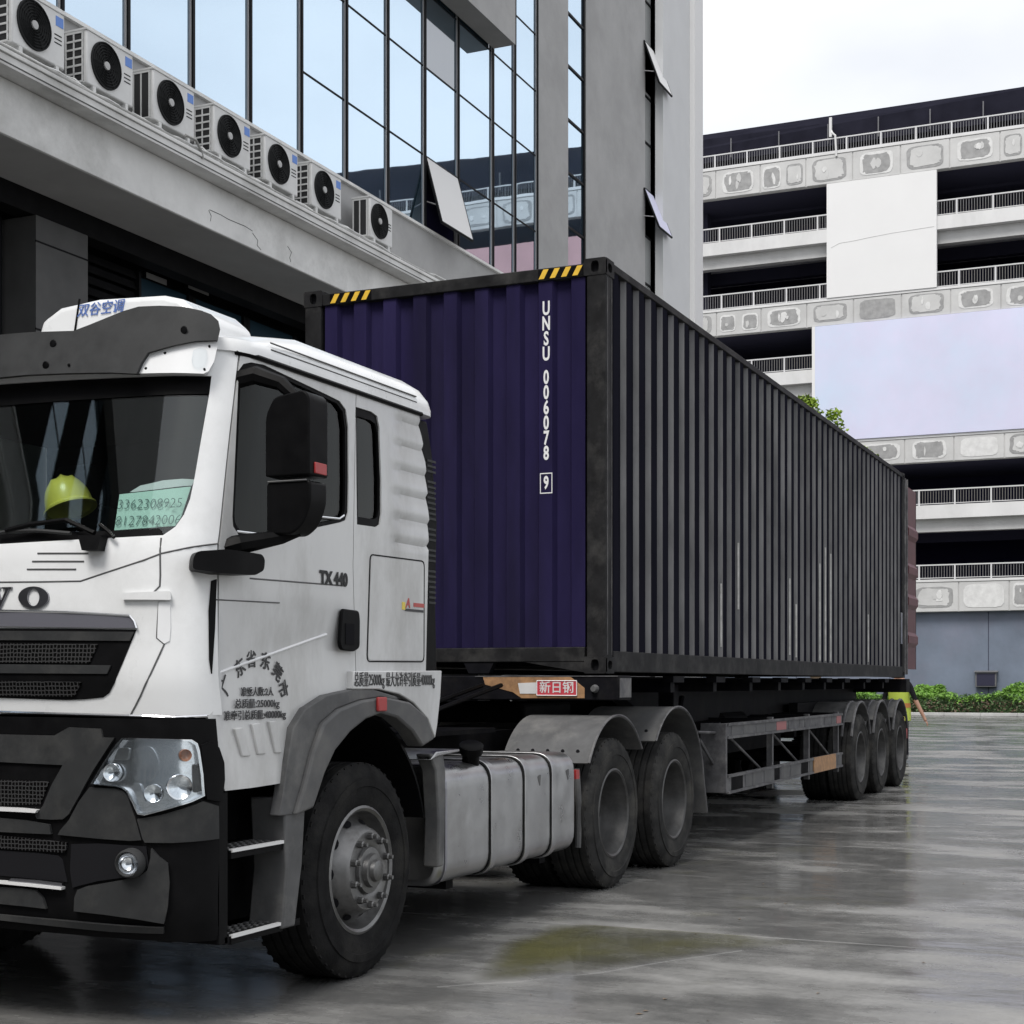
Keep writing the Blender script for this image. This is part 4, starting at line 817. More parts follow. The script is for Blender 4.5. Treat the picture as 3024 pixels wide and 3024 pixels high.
# ================================================================ TRACTOR TRUCK
tk = thing('tractor_truck', 'white cab-over tractor truck with grey sun visor coupled to the trailer', 'truck', (-3, CW / 2, 0))
z1 = zoom(0, 800, .5176); z2 = zoom(0, 1700, .5176); z3 = zoom(500, 1000, .4658); z4 = zoom(850, 1900, .5176)
YS = -.03                                     # left flank of the cab
def chart(zs, xf, rx=.36, bulge=.10):
    """cab skin for the left half: u runs from the front centre line round the corner and along the flank"""
    U1, U2, XE = 1.019, 1.50, -2.72
    def P(u, z, off=0.):
        x0 = float(np.interp(z, zs, xf)); xs = x0 + rx
        def base(u):
            if u <= U1:
                k = u / U1; return (x0 + bulge * k * k, YC - u)
            if u <= U2:
                t = (u - U1) / (U2 - U1); a = (x0 + bulge, YC - U1); d = (xs, YS)
                b_ = (a[0] + .035, a[1] - .125); c_ = (d[0] - .17, d[1])
                w = ((1 - t) ** 3, 3 * t * (1 - t) ** 2, 3 * t * t * (1 - t), t ** 3)
                return tuple(w[0] * a[i] + w[1] * b_[i] + w[2] * c_[i] + w[3] * d[i] for i in (0, 1))
            return (xs + (u - U2) * (XE - xs) / (XE + 4.60), YS)
        p = base(u)
        if off == 0.: return Vector((p[0], p[1], z))
        e = .004; a = base(max(0, u - e)); b_ = base(u + e); tx, ty = b_[0] - a[0], b_[1] - a[1]; L_ = math.hypot(tx, ty) or 1
        if u < 1e-4: n = (-1, 0)
        else: n = (ty / L_, -tx / L_)
        return Vector((p[0] + n[0] * off, p[1] + n[1] * off, z))
    return P
CAB = chart([.9, 1.30, 1.45, 2.0, 2.06, 2.75, 2.85, 2.95, 3.3], [-4.97, -5.0, -5.02, -4.975, -4.955, -4.78, -4.755, -4.73, -4.64])
BUM = chart([.25, .34, .45, 1.0, 1.36], [-4.90, -4.95, -5.02, -5.03, -5.01])
def onchart(P, p, off=0., u=None, z=None):
    """the point of a cab surface lying in the photo direction p -> chart coordinates (u, z)"""
    best = None
    for u0 in ([u] if u is not None else np.linspace(.02, 3.3, 24)):
        q = P(u0, 1.8, off); e = proj(q); best = min(best, (abs(e[0] - p[0]), u0)) if best else (abs(e[0] - p[0]), u0)
    a = np.array([best[1], z or 1.8])
    for it in range(30):
        f0 = np.array(proj(P(a[0], a[1], off))) - p
        if np.abs(f0).max() < .02: break
        J = np.zeros((2, 2))
        for i in range(2):
            b_ = a.copy(); b_[i] += 1e-4; J[:, i] = (np.array(proj(P(b_[0], b_[1], off))) - p - f0) / 1e-4
        st = np.linalg.solve(J, f0); st = np.clip(st, -.25, .25); a = a - st; a[0] = min(max(a[0], -.6), 3.6)
    return (a[0], a[1])
def proj(q):
    dx, dy, dz = q[0] - CX, q[1] - CY, q[2] - CZ; X = dx * SS - dy * CC; D = dx * CC + dy * SS
    return (1512 + F * X / D, Y0 - F * dz / D)
def su(x, z, P=CAB):                          # flank position x -> u
    lo, hi = 1.0, 3.7
    for _ in range(40):
        m_ = (lo + hi) / 2
        if P(m_, z).x < x: lo = m_
        else: hi = m_
    return lo
def mir(v): return [(p[0], 2 * YC - p[1], p[2]) for p in v]
def skin(name, m, outline, holes=(), P=CAB, off=0., thick=.012, step=.06, both=False, par=None, r=0., smooth=35, push=None):
    o = rounded(outline, r, 3) if r else outline
    mp = (lambda u, z, w: P(u, z, off + w + (push(u, z) if push else 0.)))
    v, f = sheet(o, list(holes), mp, step, thick); b = MB(); b.add(v, f); nt_ = sum(1 for q in f if len(q) == 3) // 2
    def fin(b):
        ob = b.build(name, [m, 'interior'] if m.startswith('white_paint') else m, par or tk, smooth=smooth)
        if m.startswith('white_paint'):                 # the inside of the cab is trimmed in black
            for i in range(nt_, 2 * nt_): ob.data.polygons[i].material_index = 1
        return ob
    ob = fin(b)
    if both: b = MB(); b.add(mir(v), [q[::-1] for q in f]); fin(b)
    return ob
def PX(zf, pts, P=CAB, off=0., umin=None):
    q = [onchart(P, zf(*p), off) for p in pts]
    return [(max(a, umin), b) if umin is not None else (a, b) for a, b in q]
# ---- openings (outlines read as directions, placed on the cab skin)
ws = PX(z1, [(1207, 600), (1195, 700), (1150, 950), (1112, 1170), (1085, 1300), (1050, 1390), (1000, 1460), (930, 1508), (700, 1520)])
wz_b = ws[-1][1]; ws_half = [(0., ws[0][1] + .0)] + ws + [(0., wz_b - .02)]
sw = PX(z3, [(440, 200), (470, 160), (520, 150), (600, 165), (1000, 355), (1080, 395), (1120, 450), (1135, 560), (1138, 900), (1135, 1100), (1120, 1150), (1085, 1165), (640, 1260), (440, 1245), (405, 1190), (400, 1130), (415, 800)])
sw = [(u, z) for u, z in sw]
qw = PX(z3, [(1183, 432), (1280, 462), (1318, 490), (1332, 560), (1345, 900), (1345, 1110), (1335, 1180), (1310, 1195), (1190, 1178)])
zr = 2.855                                    # gutter line
seamF = [(su(-4.66, 1.36), 1.36), onchart(CAB, z1(1245, 1560)), onchart(CAB, z1(1300, 1050)), onchart(CAB, z1(1345, 650)), (onchart(CAB, z1(1352, 560))[0], zr)]
G = .006
def shift(pts, d): return [(u + d, z) for u, z in pts]
# front half skins (left and mirrored): A-pillar, corner and nose
# outline with the windscreen taken out of the centre-line side
nose2 = [(0., 1.31), (1.1, 1.305), (su(-4.66, 1.36) - G, 1.305)] + shift(seamF, -G) + [(0., zr), (0., ws[0][1] + .02)] + ws + [(0., wz_b - .02)]
body = skin('cab_body', 'white_paint', nose2, both=True, thick=.02)
# door: from the front seam to the rear seam, down to the sill and round the wheel arch
xd = -3.54
arch = [side(z4(*q), YS) for q in ((20, 700), (60, 480), (130, 375), (250, 298), (390, 265), (470, 262))]
sill = [side(z2(*q), YS) for q in ((1285, 1228), (1440, 1210), (1600, 1185), (1640, 1060))]
door_o = [(su(x, z), z) for x, z in sill] + [(su(x, z), z) for x, z in arch] + [(su(xd, 1.44), 1.44), (su(xd, zr), zr)] + shift(seamF[::-1], G) + [(su(-4.74, 1.30), 1.30), (su(-4.70, 1.15), 1.15)]
door_o = [(u, z) for u, z in door_o]
STX = [side(z2(*q), YS) for q in ((1210, 578), (1880, 335))]
def crease(x): return STX[0][1] + (STX[1][1] - STX[0][1]) * (x - STX[0][0]) / (STX[1][0] - STX[0][0])
def recess(x, z):                              # pressed door skin: leans in below the belt line, out again below the diagonal crease
    zc = min(1.62, max(1.30, crease(x))); e = min(1., max(0., (-3.56 - x) / .12)) * min(1., max(0., (x + 4.70) / .06))
    if z >= 1.82 or z <= 1.0: return 0.
    return -.026 * e * ((1.82 - z) / (1.82 - zc) if z > zc else (z - 1.0) / (zc - 1.0))
def doorpush(u, z): return recess(CAB(u, z).x, z)
door = skin('door', 'white_paint_shade_grime', door_o, [sw], thick=.02, push=doorpush, step=.045); door['label'] = 'white cab door with lettering and pressed steps'
bm_ = MB(); v_, f_ = sheet(door_o, [sw], lambda u, z, w: CAB(u, z, w), .08, .02); bm_.add(mir(v_), [q[::-1] for q in f_]); bm_.build('door', 'white_paint_shade_grime', tk, smooth=35)
# rear flank with horizontal flutes
xr_ = [side(z3(*q), YS)[0] for q in ((1615, 510), (1640, 900), (1655, 1200), (1640, 1700))]
flank = [(su(xd + G, 1.44), 1.44), (su(-2.86, 1.44), 1.44), (su(-2.80, 1.5), 1.5), (su(-2.775, 2.0), 2.0), (su(-2.76, 2.3), 2.3), (su(-2.80, 2.6), 2.6), (su(-2.88, zr), zr), (su(xd + G, zr), zr)]
x_f0 = su(-3.20, 2.4)
def flutes(u, z):
    if u < x_f0 or z < 2.15 or z > 2.82: return 0.
    e = min(1., (u - x_f0) / .12); t = (z - 2.17) / .125; t = t - math.floor(t); return -e * .016 * (t ** 2)
skin('rear_flank', 'white_paint_shade_grime', flank, [qw], thick=.02, step=.025, push=flutes)
bm_ = MB(); v_, f_ = sheet(flank, [qw], lambda u, z, w: CAB(u, z, w), .1, .02); bm_.add(mir(v_), [q[::-1] for q in f_]); bm_.build('rear_flank', 'white_paint_shade_grime', tk, smooth=35)
# dark liner behind the seams
lin = [(su(-4.64, 1.0), 1.0), (su(-2.74, 1.44), 1.44), (su(-2.9, zr), zr), (su(-4.5, zr), zr)]
bigw = [(min(p[0] for p in sw) - .02, 2.0), (su(-3.24, 2.1), 2.0), (su(-3.24, 2.1), 2.83), (min(p[0] for p in sw) - .02, 2.83)]
linf = [(.35, 1.33), (su(-4.4, 1.33), 1.33), (su(-4.4, 2.0), 1.99), (.35, 1.99)]
skin('seam_liner', 'interior', linf, off=-.03, thick=.01, step=.12, both=True)
skin('seam_liner', 'interior', [(su(-4.45, 1.46), 1.46), (su(-2.80, 1.46), 1.46), (su(-2.80, 1.9), 2.0), (su(-4.45, 2.0), 2.0)], off=-.045, thick=.01, step=.2, both=True)
skin('seam_liner', 'interior', [(su(-3.62, 2.0), 1.99), (su(-3.56, 2.0), 1.99), (su(-3.50, 2.8), 2.83), (su(-3.62, 2.8), 2.83)], off=-.03, thick=.01, step=.3, both=True)
part('rear_wall', 'white_paint', lambda b: b.box(-2.86, -2.83, .02, CW - .02, 1.30, 2.90), tk)
part('floor', 'interior', lambda b: b.box(-4.62, -2.86, .02, CW - .02, 1.34, 1.38), tk)
part('engine_cover', 'chassis_black', lambda b: b.box(-4.55, -2.9, .75, 1.69, .62, 1.33), tk)
# roof: lofted dome
def ring(inset, z):
    pts = []
    for u in list(np.linspace(0, 1.02, 8)) + list(np.linspace(1.06, 1.5, 8)) + [su(x, zr) for x in np.linspace(-4.2, -3.0, 6)]:
        p = CAB(u, zr); pts.append((p.x, p.y))
    for t in np.linspace(0, math.pi / 2, 6): pts.append((-2.80 + .08 * math.sin(t), YS + .08 - .08 * math.cos(t)))
    k = inset / 1.25; out = []
    for (x, y) in pts:
        xr2 = x + inset * .9 if x < -4.3 else x
        if x > -3.3: xr2 = x - inset * 1.5 * (x + 3.3) / .6
        out.append((xr2, y + (YC - y) * k, z - (.10 if z > 2.9 else 0.) * min(1., max(0., (-4.0 - xr2) / .5)) * min(1., max(0., (z - 2.9) / .1))))
    return out
rings = [ring(i, z) for i, z in ((-.012, zr - .01), (-.012, zr + .02), (-.002, 2.92), (.03, 2.975), (.085, 3.015), (.2, 3.035), (.45, 3.045), (.9, 3.05))]
rb = MB(); n_ = len(rings[0]); full = []
for rg in rings: full.append(rg + [(x, 2 * YC - y, z) for x, y, z in rg[::-1]])
m2 = len(full[0])
for rg in full: rb.v += rg
for i in range(len(full) - 1):
    for k in range(m2): rb.f.append((i * m2 + k, i * m2 + (k + 1) % m2, (i + 1) * m2 + (k + 1) % m2, (i + 1) * m2 + k))
rb.f.append(tuple(range((len(full) - 1) * m2, len(full) * m2))); rb.f.append(tuple(range(m2))[::-1])
roof = rb.build('roof', 'white_paint', tk, smooth=40)
part('gutter', 'black_plastic', lambda b: b.tube([tuple(CAB(u, zr - .012, .004)) for u in np.linspace(1.35, su(-2.86, zr), 14)], .013, 6), roof)
part('roof_groove', 'trim_grey', lambda b: [b.tube([(x, YS - .009 + dy, z) for x in np.linspace(-4.3, -2.92, 6)], .004, 4) for dy, z in ((.002, 2.895), (.004, 2.925))], roof)
# black snorkel panel behind the cab
sn = part('air_intake', 'black_plastic', lambda b: b.prism([(-2.80, 1.46), (-2.60, 1.46), (-2.62, 1.9), (-2.60, 2.3), (-2.66, 2.66), (-2.72, 2.83), (-2.84, 2.83), (-2.80, 2.5)], 'y', .0, .30), tk, bevel=.015)
part('intake_slots', 'visor_grey', lambda b: [b.box(-2.73 + (.0 if z > 1.95 else .02), -2.63, -.004, .001, z, z + .012) for z in np.arange(1.86, 2.66, .028) if int(z * 100) % 12 > 1], sn)
# ---- glass
wind = skin('windscreen', 'windscreen_glass', [(0., ws[0][1] + .01)] + [(u + .012, z) for u, z in ws] + [(0., wz_b - .025)], off=-.022, thick=.006, step=.08, both=True)
zt_ = ws[0][1]
band_o = [(0., zt_ + .02), (ws[0][0] + .005, zt_ + .015), (ws[1][0] + .005, ws[1][1]), (0., ws[1][1] - .005)]
skin('windscreen_band', 'black_plastic', band_o, off=-.016, thick=.004, step=.08, both=True)
skin('windscreen_seal', 'black_plastic', [(0., wz_b + .035), (ws[-1][0], wz_b + .03), (ws[-2][0] - .03, ws[-2][1] + .03), (ws[-2][0], ws[-2][1] - .0), (ws[-1][0], wz_b - .005), (0., wz_b - .025)], off=-.010, thick=.006, both=True)
def grow(pts, k):
    c = np.mean(np.array(pts), 0); return [(c[0] + (p[0] - c[0]) * k, c[1] + (p[1] - c[1]) * k) for p in pts]
dg_ = skin('side_window', 'cab_glass', grow(sw, 1.02), off=-.022, thick=.005, step=.1, both=True)
skin('window_seal', 'black_plastic', sw, [grow(sw, .955)], off=-.006, thick=.014, both=True)
part('window_chrome', 'chrome', lambda b: b.tube([tuple(CAB(u, z, -.002)) for u, z in [onchart(CAB, z3(*q)) for q in ((430, 1222), (640, 1247), (940, 1128), (1080, 1142), (1110, 1120))]], .005, 5), tk)
skin('quarter_window', 'cab_glass', grow(qw, 1.02), off=-.022, thick=.005, step=.1, both=True)
skin('window_seal', 'black_plastic', qw, [grow(qw, .86)], off=-.008, thick=.012, both=True)
# ---- visor with corner lamps
VO = .075
vt = PX(zV, [(0, 382), (150, 368), (280, 360), (600, 350), (730, 300), (840, 255), (1000, 190), (1130, 152), (1300, 145), (1500, 155), (1640, 185), (1720, 215), (1780, 270), (1795, 340), (1775, 428), (1600, 432), (1400, 472), (1205, 528), (1150, 610), (1112, 700), (900, 690), (560, 695), (200, 710), (0, 730)], CAB, VO)
vt_ = [(0., vt[0][1] + .01)] + vt[:-1] + [vt[-1]] + [(0., vt[-1][1])]
vis = skin('sun_visor', 'visor_grey', vt_, off=VO, thick=.03, step=.05, both=True)
lp = PX(zV, [(1122, 700), (1160, 620), (1212, 542), (1400, 485), (1600, 446), (1760, 440), (1772, 480), (1745, 600), (1700, 680), (1660, 702)], CAB, .05)
lam = skin('corner_panel', 'white_plastic', lp, off=.055, thick=.05, step=.04, both=True)
lo_ = PX(zV, [(1565, 590), (1580, 510), (1640, 488), (1685, 510), (1690, 580), (1665, 640), (1610, 655), (1575, 640)], CAB, .058)
skin('marker_lens', 'lamp_glass', lo_, off=.066, thick=.012, step=.02, both=True)
for q in ((1348, 535), (1705, 480), (1192, 660), (1665, 668), (435, 455), (375, 630), (565, 630), (1500, 345)):
    w = .05 if q[0] > 1100 and q[0] != 1500 else VO; u, z = onchart(CAB, zV(*q), w); p = CAB(u, z, w + .003); k = 1 if q[0] not in (1500, 435, 375) else 2.4
    part('screw', 'black_plastic', lambda b: b.lathe([(-.004, 0), (-.003, .006 * k), (0, .0075 * k)], p, 'x', 10), vis)
# ---- roof air conditioner
lt_ = front((297, 912), -3.626)
ac = part('roof_air_conditioner', 'white_paint', lambda b: b.prism([(1.87, 3.02), (1.855, 3.25), (1.82, 3.345), (1.70, 3.405), (1.45, 3.425), (1.05, 3.405), (.94, 3.375), (.85, 3.30), (.80, 3.02)], 'x', -3.62, -3.10), tk, bevel=.03, bseg=3)
part('side_louvre', 'black_plastic', lambda b: [b.box(x, x + .022, .786, .80, 3.08, 3.17) for x in np.arange(-3.50, -3.12, .042)], ac)
part('cowl_seam', 'black_plastic', lambda b: b.tube([(-3.625, 1.62, 3.05), (-3.625, 1.60, 3.25), (-3.62, 1.57, 3.435)], .006, 5), ac)
text('双谷空调', .075, 'lettering_blue', 'lettering', ac, (-3.6235, lt_[0], lt_[1]), (0, -1, 0), (0, -.25, 1), .002, bold=.0)
part('aerial', 'black_plastic', lambda b: b.tube([(-3.9, 1.55, 3.03), (-3.9, 1.58, 3.16), (-3.88, 1.72, 3.21), (-3.85, 1.9, 3.18), (-3.8, 2.02, 3.02)], .007, 6), tk)
# ---- nose details: grille, chrome strip, badge letters, seams, vents
gt = PX(z2, [(0, 300), (400, 302), (779, 308), (700, 500), (655, 610), (625, 670), (590, 695), (480, 706), (380, 710), (0, 697)])
gr_o = [(0., gt[0][1])] + gt + [(0., gt[-1][1] + .0)]
gr = skin('grille', 'black_plastic', gr_o, off=.004, thick=.01, step=.06, both=True)
for k, (ya, yb, xr0, m_) in enumerate(((315, 372, 770, 'bumper_grey'), (385, 500, 565, 'mesh_black'), (505, 560, 640, 'bumper_grey'), (600, 690, 470, 'mesh_black'))):
    q = PX(z2, [(0, ya), (xr0, ya + 6), (xr0 - (yb - ya) * .42, yb), (0, yb - 4)]); skin('grille_slat', m_, [(0., q[0][1])] + q + [(0., q[-1][1])], off=.012, thick=.012, step=.08, both=True, par=gr)
cs = PX(z2, [(0, 203), (400, 212), (745, 232), (770, 262), (783, 300), (400, 295), (0, 290)])
skin('grille_strip', 'strip_grey', [(0., cs[0][1])] + cs + [(0., cs[-1][1])], off=.010, thick=.012, step=.05, both=True)
se = PX(z2, [(0, 200), (400, 209), (748, 229), (773, 260), (786, 300)])
part('strip_edge', 'chrome', lambda b: b.tube([tuple(CAB(0, se[0][1], .012))] + [tuple(CAB(u, z, .012)) for u, z in se], .005, 5), tk)
def letterO(cx_, cy_, wo, ho, wi, hi):
    o = [(cx_ + wo * math.cos(t), cy_ + ho * math.sin(t)) for t in np.linspace(0, 2 * math.pi, 28, endpoint=False)]; i_ = [(cx_ + wi * math.cos(t), cy_ + hi * math.sin(t)) for t in np.linspace(0, 2 * math.pi, 28, endpoint=False)]
    return o, i_
oo, oi = letterO(198, 124, 86, 62, 34, 50)
skin('badge_letter', 'dull_chrome', PX(z2, oo), [PX(z2, oi)], off=.010, thick=.012, step=.03)
u0, z0_ = onchart(CAB, z2(198, 124)); lw = abs(PX(z2, [(112, 124)])[0][0] - PX(z2, [(284, 124)])[0][0]); lh = abs(PX(z2, [(198, 62)])[0][1] - PX(z2, [(198, 186)])[0][1])
def glyph(strokes, uc):
    for st in strokes: skin('badge_letter', 'dull_chrome', [(uc + a * lw / 2, z0_ + c * lh / 2) for a, c in st], off=.010, thick=.012, step=.03)
W_ = [[(-1.3, 1), (-.5, 1), (-.5, .86), (-.66, .84), (-.32, -.1), (-.40, -1), (-.52, -1), (-1.14, .84), (-1.3, .86)], [(-.3, 1), (.5, 1), (.5, .86), (.34, .84), (.62, -.2), (.50, -1), (.40, -1), (-.14, .84), (-.3, .86)], [(.62, 1), (1.3, 1), (1.3, .86), (1.12, .84), (.56, -1), (.44, -1), (.92, .84), (.62, .86)], [(-.42, -1), (-.32, -1), (.16, .5), (.05, .6)]]
glyph(W_, u0 - lw * 1.40)
H_ = [[(-1, 1), (-.2, 1), (-.2, .86), (-.35, .84), (-.35, -.84), (-.2, -.86), (-.2, -1), (-1, -1), (-1, -.86), (-.85, -.84), (-.85, .84), (-1, .86)], [(.2, 1), (1, 1), (1, .86), (.85, .84), (.85, -.84), (1, -.86), (1, -1), (.2, -1), (.2, -.86), (.35, -.84), (.35, .84), (.2, .86)], [(-.35, .08), (.35, .08), (.35, -.08), (-.35, -.08)]]
o2, i2 = letterO(0, 0, 1, 1, .4, .8)
cO = u0 - lw * 2.8
skin('badge_letter', 'dull_chrome', [(cO + a * lw / 2, z0_ + c * lh / 2) for a, c in o2], [[(cO + a * lw / 2, z0_ + c * lh / 2) for a, c in i2]], off=.010, thick=.012, step=.03)
glyph(H_, u0 - lw * 4.0)
def line(name, m, zf, pts, r=.004, P=CAB, off=.0, par=None):
    q = PX(zf, pts, P, off); return part(name, m, lambda b: b.tube([tuple(P(u, z, off)) for u, z in resample(q, .06)[:-max(1, int(np.ceil(np.linalg.norm(np.array(q[0]) - q[-1]) / .06)))] + [q[-1]]], r, 5), par or tk)
hood = line('hood_seam', 'trim_grey', z1, [(0, 1776), (230, 1774), (460, 1770), (700, 1690), (920, 1612), (1080, 1578), (1245, 1556)], .0035)
line('corner_seam', 'trim_grey', z2, [(920, -215), (915, 0), (912, 60), (882, 90), (880, 130)], .004)
line('corner_seam', 'trim_grey', z2, [(907, 150), (900, 260), (895, 355), (938, 390), (860, 560), (740, 805)], .004)
for k, (a, c, y) in enumerate(((215, 505, 1612), (185, 480, 1658), (155, 435, 1703))): line('hood_vent', 'trim_grey', z1, [(a, y), (c, y)], .004)
hn = PX(z2, [(705, 100), (880, 92), (975, 88), (980, 140), (705, 138)])
skin('finger_grip', 'white_paint', hn, off=.02, thick=.024, step=.04, r=.01, both=True)
gp = PX(z2, [(905, 152), (972, 152), (974, 300), (968, 372), (938, 388), (898, 355)])
skin('grip_pocket', 'white_plastic', gp, off=.004, thick=.006, step=.04, both=True)
line('lower_lip', 'chrome', z2, [(0, 778), (740, 800), (1000, 808), (1180, 800)], .006, CAB, .002)
cb = PX(z2, [(1205, 30), (1232, 20), (1222, 300), (1205, 560), (1192, 480), (1190, 200)])
skin('corner_gap', 'black_plastic', cb, off=.006, thick=.008, step=.05, both=True)
# ---- wipers
part('wiper_pivot', 'black_plastic', lambda b: [b.add(*[(lambda q: ([tuple(CAB(u, z, o)) for o in (.06, -.01) for u, z in q], [(0, 1, 2, 3), (7, 6, 5, 4), (0, 4, 5, 1), (1, 5, 6, 2), (2, 6, 7, 3), (3, 7, 4, 0)]))(PX(z1, [(488, 1515), (618, 1515), (598, 1600), (510, 1600)]))][0])], tk)
wp = PX(z1, [(560, 1500), (400, 1425), (200, 1450), (60, 1485)]); part('wiper_arm', 'black_plastic', lambda b: b.tube([tuple(CAB(u, z, .03)) for u, z in wp], .011, 6), tk)
wq = PX(z1, [(0, 1500), (90, 1486), (230, 1484), (420, 1500)]); part('wiper_blade', 'visor_grey', lambda b: b.tube([tuple(CAB(u, z, .022)) for u, z in wq], .009, 6), tk)
part('wiper_arm', 'black_plastic', lambda b: b.tube([tuple(CAB(u, z, .03)) for u, z in PX(z1, [(590, 1450), (640, 1490), (672, 1525)])], .008, 6), tk)
# ---- mirrors
MX0, MX1 = -4.52, -4.366                      # front and rear faces of the mirror housings
upp = rounded([(-.15, 2.305), (-.15, 2.56), (-.19, 2.64), (-.34, 2.66), (-.365, 2.63), (-.365, 2.305)], [.01, .03, .03, .02, .02, .01], 3)
lwp = rounded([(-.15, 2.065), (-.15, 2.285), (-.365, 2.285), (-.365, 2.19), (-.33, 2.10), (-.27, 2.06)], [.01, .02, .02, .03, .04, .02], 3)
for sgn in (0, 1):
    fl = (lambda y: y) if sgn == 0 else (lambda y: 2 * YC - y)
    mo = part('mirror', 'black_plastic', lambda b: b.prism([(fl(y), z) for y, z in upp], 'x', MX0, MX1), tk, bevel=.025, bseg=3)
    part('lower_housing', 'black_plastic', lambda b: b.prism([(fl(y), z) for y, z in lwp], 'x', MX0 + .01, MX1 - .01), mo, bevel=.025, bseg=3)
    part('red_reflector', 'lamp_red', lambda b: b.box(MX0 + .04, MX1 - .02, fl(-.372), fl(-.362), 2.315, 2.362), mo, bevel=.003)
    part('mirror_glass', 'mirror_face', lambda b: b.prism([(fl(YC * 0 + y), z) for y, z in ((-.17, 2.33), (-.17, 2.55), (-.2, 2.62), (-.345, 2.635), (-.345, 2.33))], 'x', MX1 - .001, MX1 + .002), mo)
    part('mirror_glass', 'mirror_face', lambda b: b.prism([(fl(y), z) for y, z in ((-.17, 2.09), (-.17, 2.265), (-.345, 2.265), (-.345, 2.2), (-.31, 2.10))], 'x', MX1 - .011, MX1 - .008), mo)
    part('housing_edge', 'trim_grey', lambda b: b.tube([(MX0 + .006, fl(-.16), 2.284), (MX0 + .006, fl(-.35), 2.284)], .004, 5), mo)
    part('mirror_arm', 'black_plastic', lambda b: b.tube([(-4.60, fl(.0), 2.0), (-4.58, fl(-.07), 2.02), (-4.47, fl(-.20), 2.055), (-4.44, fl(-.27), 2.08)], [.05, .042, .03, .022], 8), mo)
    part('mirror_arm', 'black_plastic', lambda b: b.tube([(-4.50, fl(.02), 2.73), (-4.47, fl(-.07), 2.75), (-4.44, fl(-.18), 2.71), (-4.44, fl(-.26), 2.64)], [.04, .04, .032, .022], 8), mo)
kb_ = PX(z1, [(1092, 1640), (1110, 1605), (1250, 1592), (1440, 1620), (1456, 1650), (1450, 1710), (1400, 1738), (1240, 1730), (1088, 1708)], CAB, .05)
skin('camera_housing', 'black_plastic', kb_, off=.10, thick=.11, step=.04, r=.015, both=True)
# ---- door furniture and lettering (flank plane)
hd = [side(z3(*q), YS) for q in ((1075, 1712), (1180, 1725), (1187, 1780), (1185, 1960), (1150, 1985), (1070, 1975), (1058, 1930))]
dh = part('handle', 'black_plastic', lambda b: b.prism(rounded(hd, .02, 3), 'y', YS - .022, YS - .002), door, bevel=.006)
part('handle_pull', 'interior', lambda b: b.box(-3.68, -3.60, YS - .026, YS - .0225, 1.62, 1.72), tk)
st = [side(z2(*q), YS) for q in ((1210, 578), (1880, 335))]
part('door_crease', 'white_plastic', lambda b: b.tube([(st[0][0], YS + .020, st[0][1]), ((st[0][0] * .9 + st[1][0] * .1), YS + .0245, st[0][1] * .9 + st[1][1] * .1), ((st[0][0] * .1 + st[1][0] * .9), YS + .0245, st[0][1] * .1 + st[1][1] * .9), (st[1][0], YS + .018, st[1][1])], .0075, 6), door)
ln = [side(z3(*q), YS) for q in ((510, 1520), (1120, 1568))]; part('door_crease', 'trim_grey', lambda b: b.tube([(ln[0][0], YS + .001, ln[0][1]), (ln[1][0], YS + .001, ln[1][1])], .004, 5), door)
ln2 = [side(z3(*q), YS) for q in ((300, 1655), (700, 1675))]; part('door_crease', 'trim_grey', lambda b: b.tube([(ln2[0][0], YS + .003, ln2[0][1]), (ln2[1][0], YS + .001, ln2[1][1])], .003, 5), door)
def ftext(body, zf, x, y, h, m='lettering_dark', par=None, sx=1., bold=.0012, slope=None, yo=.0035):
    c = side(zf(x, y), YS); up = Vector((0, 0, 1)); ux = Vector((1, 0, 0)) if slope is None else Vector((math.cos(slope), 0, math.sin(slope)))
    return text(body, h, m, 'lettering', par or door, (c[0], YS - yo - recess(c[0], c[1]), c[1]), ux, (-ux.z, 0, ux.x) if slope else up, .001, bold=bold, sx=sx)
ftext('TX 440', z3, 1040, 1525, .082, 'visor_grey', bold=.004, yo=.004)
zD = zoom(600, 1900, .2329)
def fitx(o, xa, xb):
    lo = min(v.co.x for v in o.data.vertices); hi = max(v.co.x for v in o.data.vertices); k = (xb - xa) / (hi - lo)
    for v in o.data.vertices: v.co.x = xa + (v.co.x - lo) * k
for ch, (x, y), a in zip('广东省东莞市', ((345, 535), (525, 320), (668, 215), (842, 240), (985, 375), (1045, 585)), (62, 30, 4, -14, -38, -72)):
    ftext(ch, zD, x, y, .080, slope=R(a), bold=.0012, yo=.004)
for body, xa, xb, y, h, yo in (('准乘人数:2人', 515, 925, 620, .042, .006), ('总质量:25000kg', 420, 985, 770, .044, .010), ('准牵引总质量:40000kg', 290, 1070, 915, .044, .006)):
    o = ftext(body, zD, (xa + xb) / 2, y, h, bold=.0006, yo=yo); fitx(o, side(zD(xa, y), YS)[0], side(zD(xb, y), YS)[0])
for k, q in enumerate((((400, 1080), (500, 1060), (600, 1430), (490, 1435)), ((620, 1020), (720, 1000), (790, 1405), (690, 1410)), ((835, 990), (930, 975), (995, 1390), (910, 1395)))):
    pq_ = [side(zD(*p), YS) for p in q]; part('pressed_step', 'white_paint_shade_grime', lambda b: b.prism(pq_, 'y', YS - .003, YS + .03), door, bevel=.005)
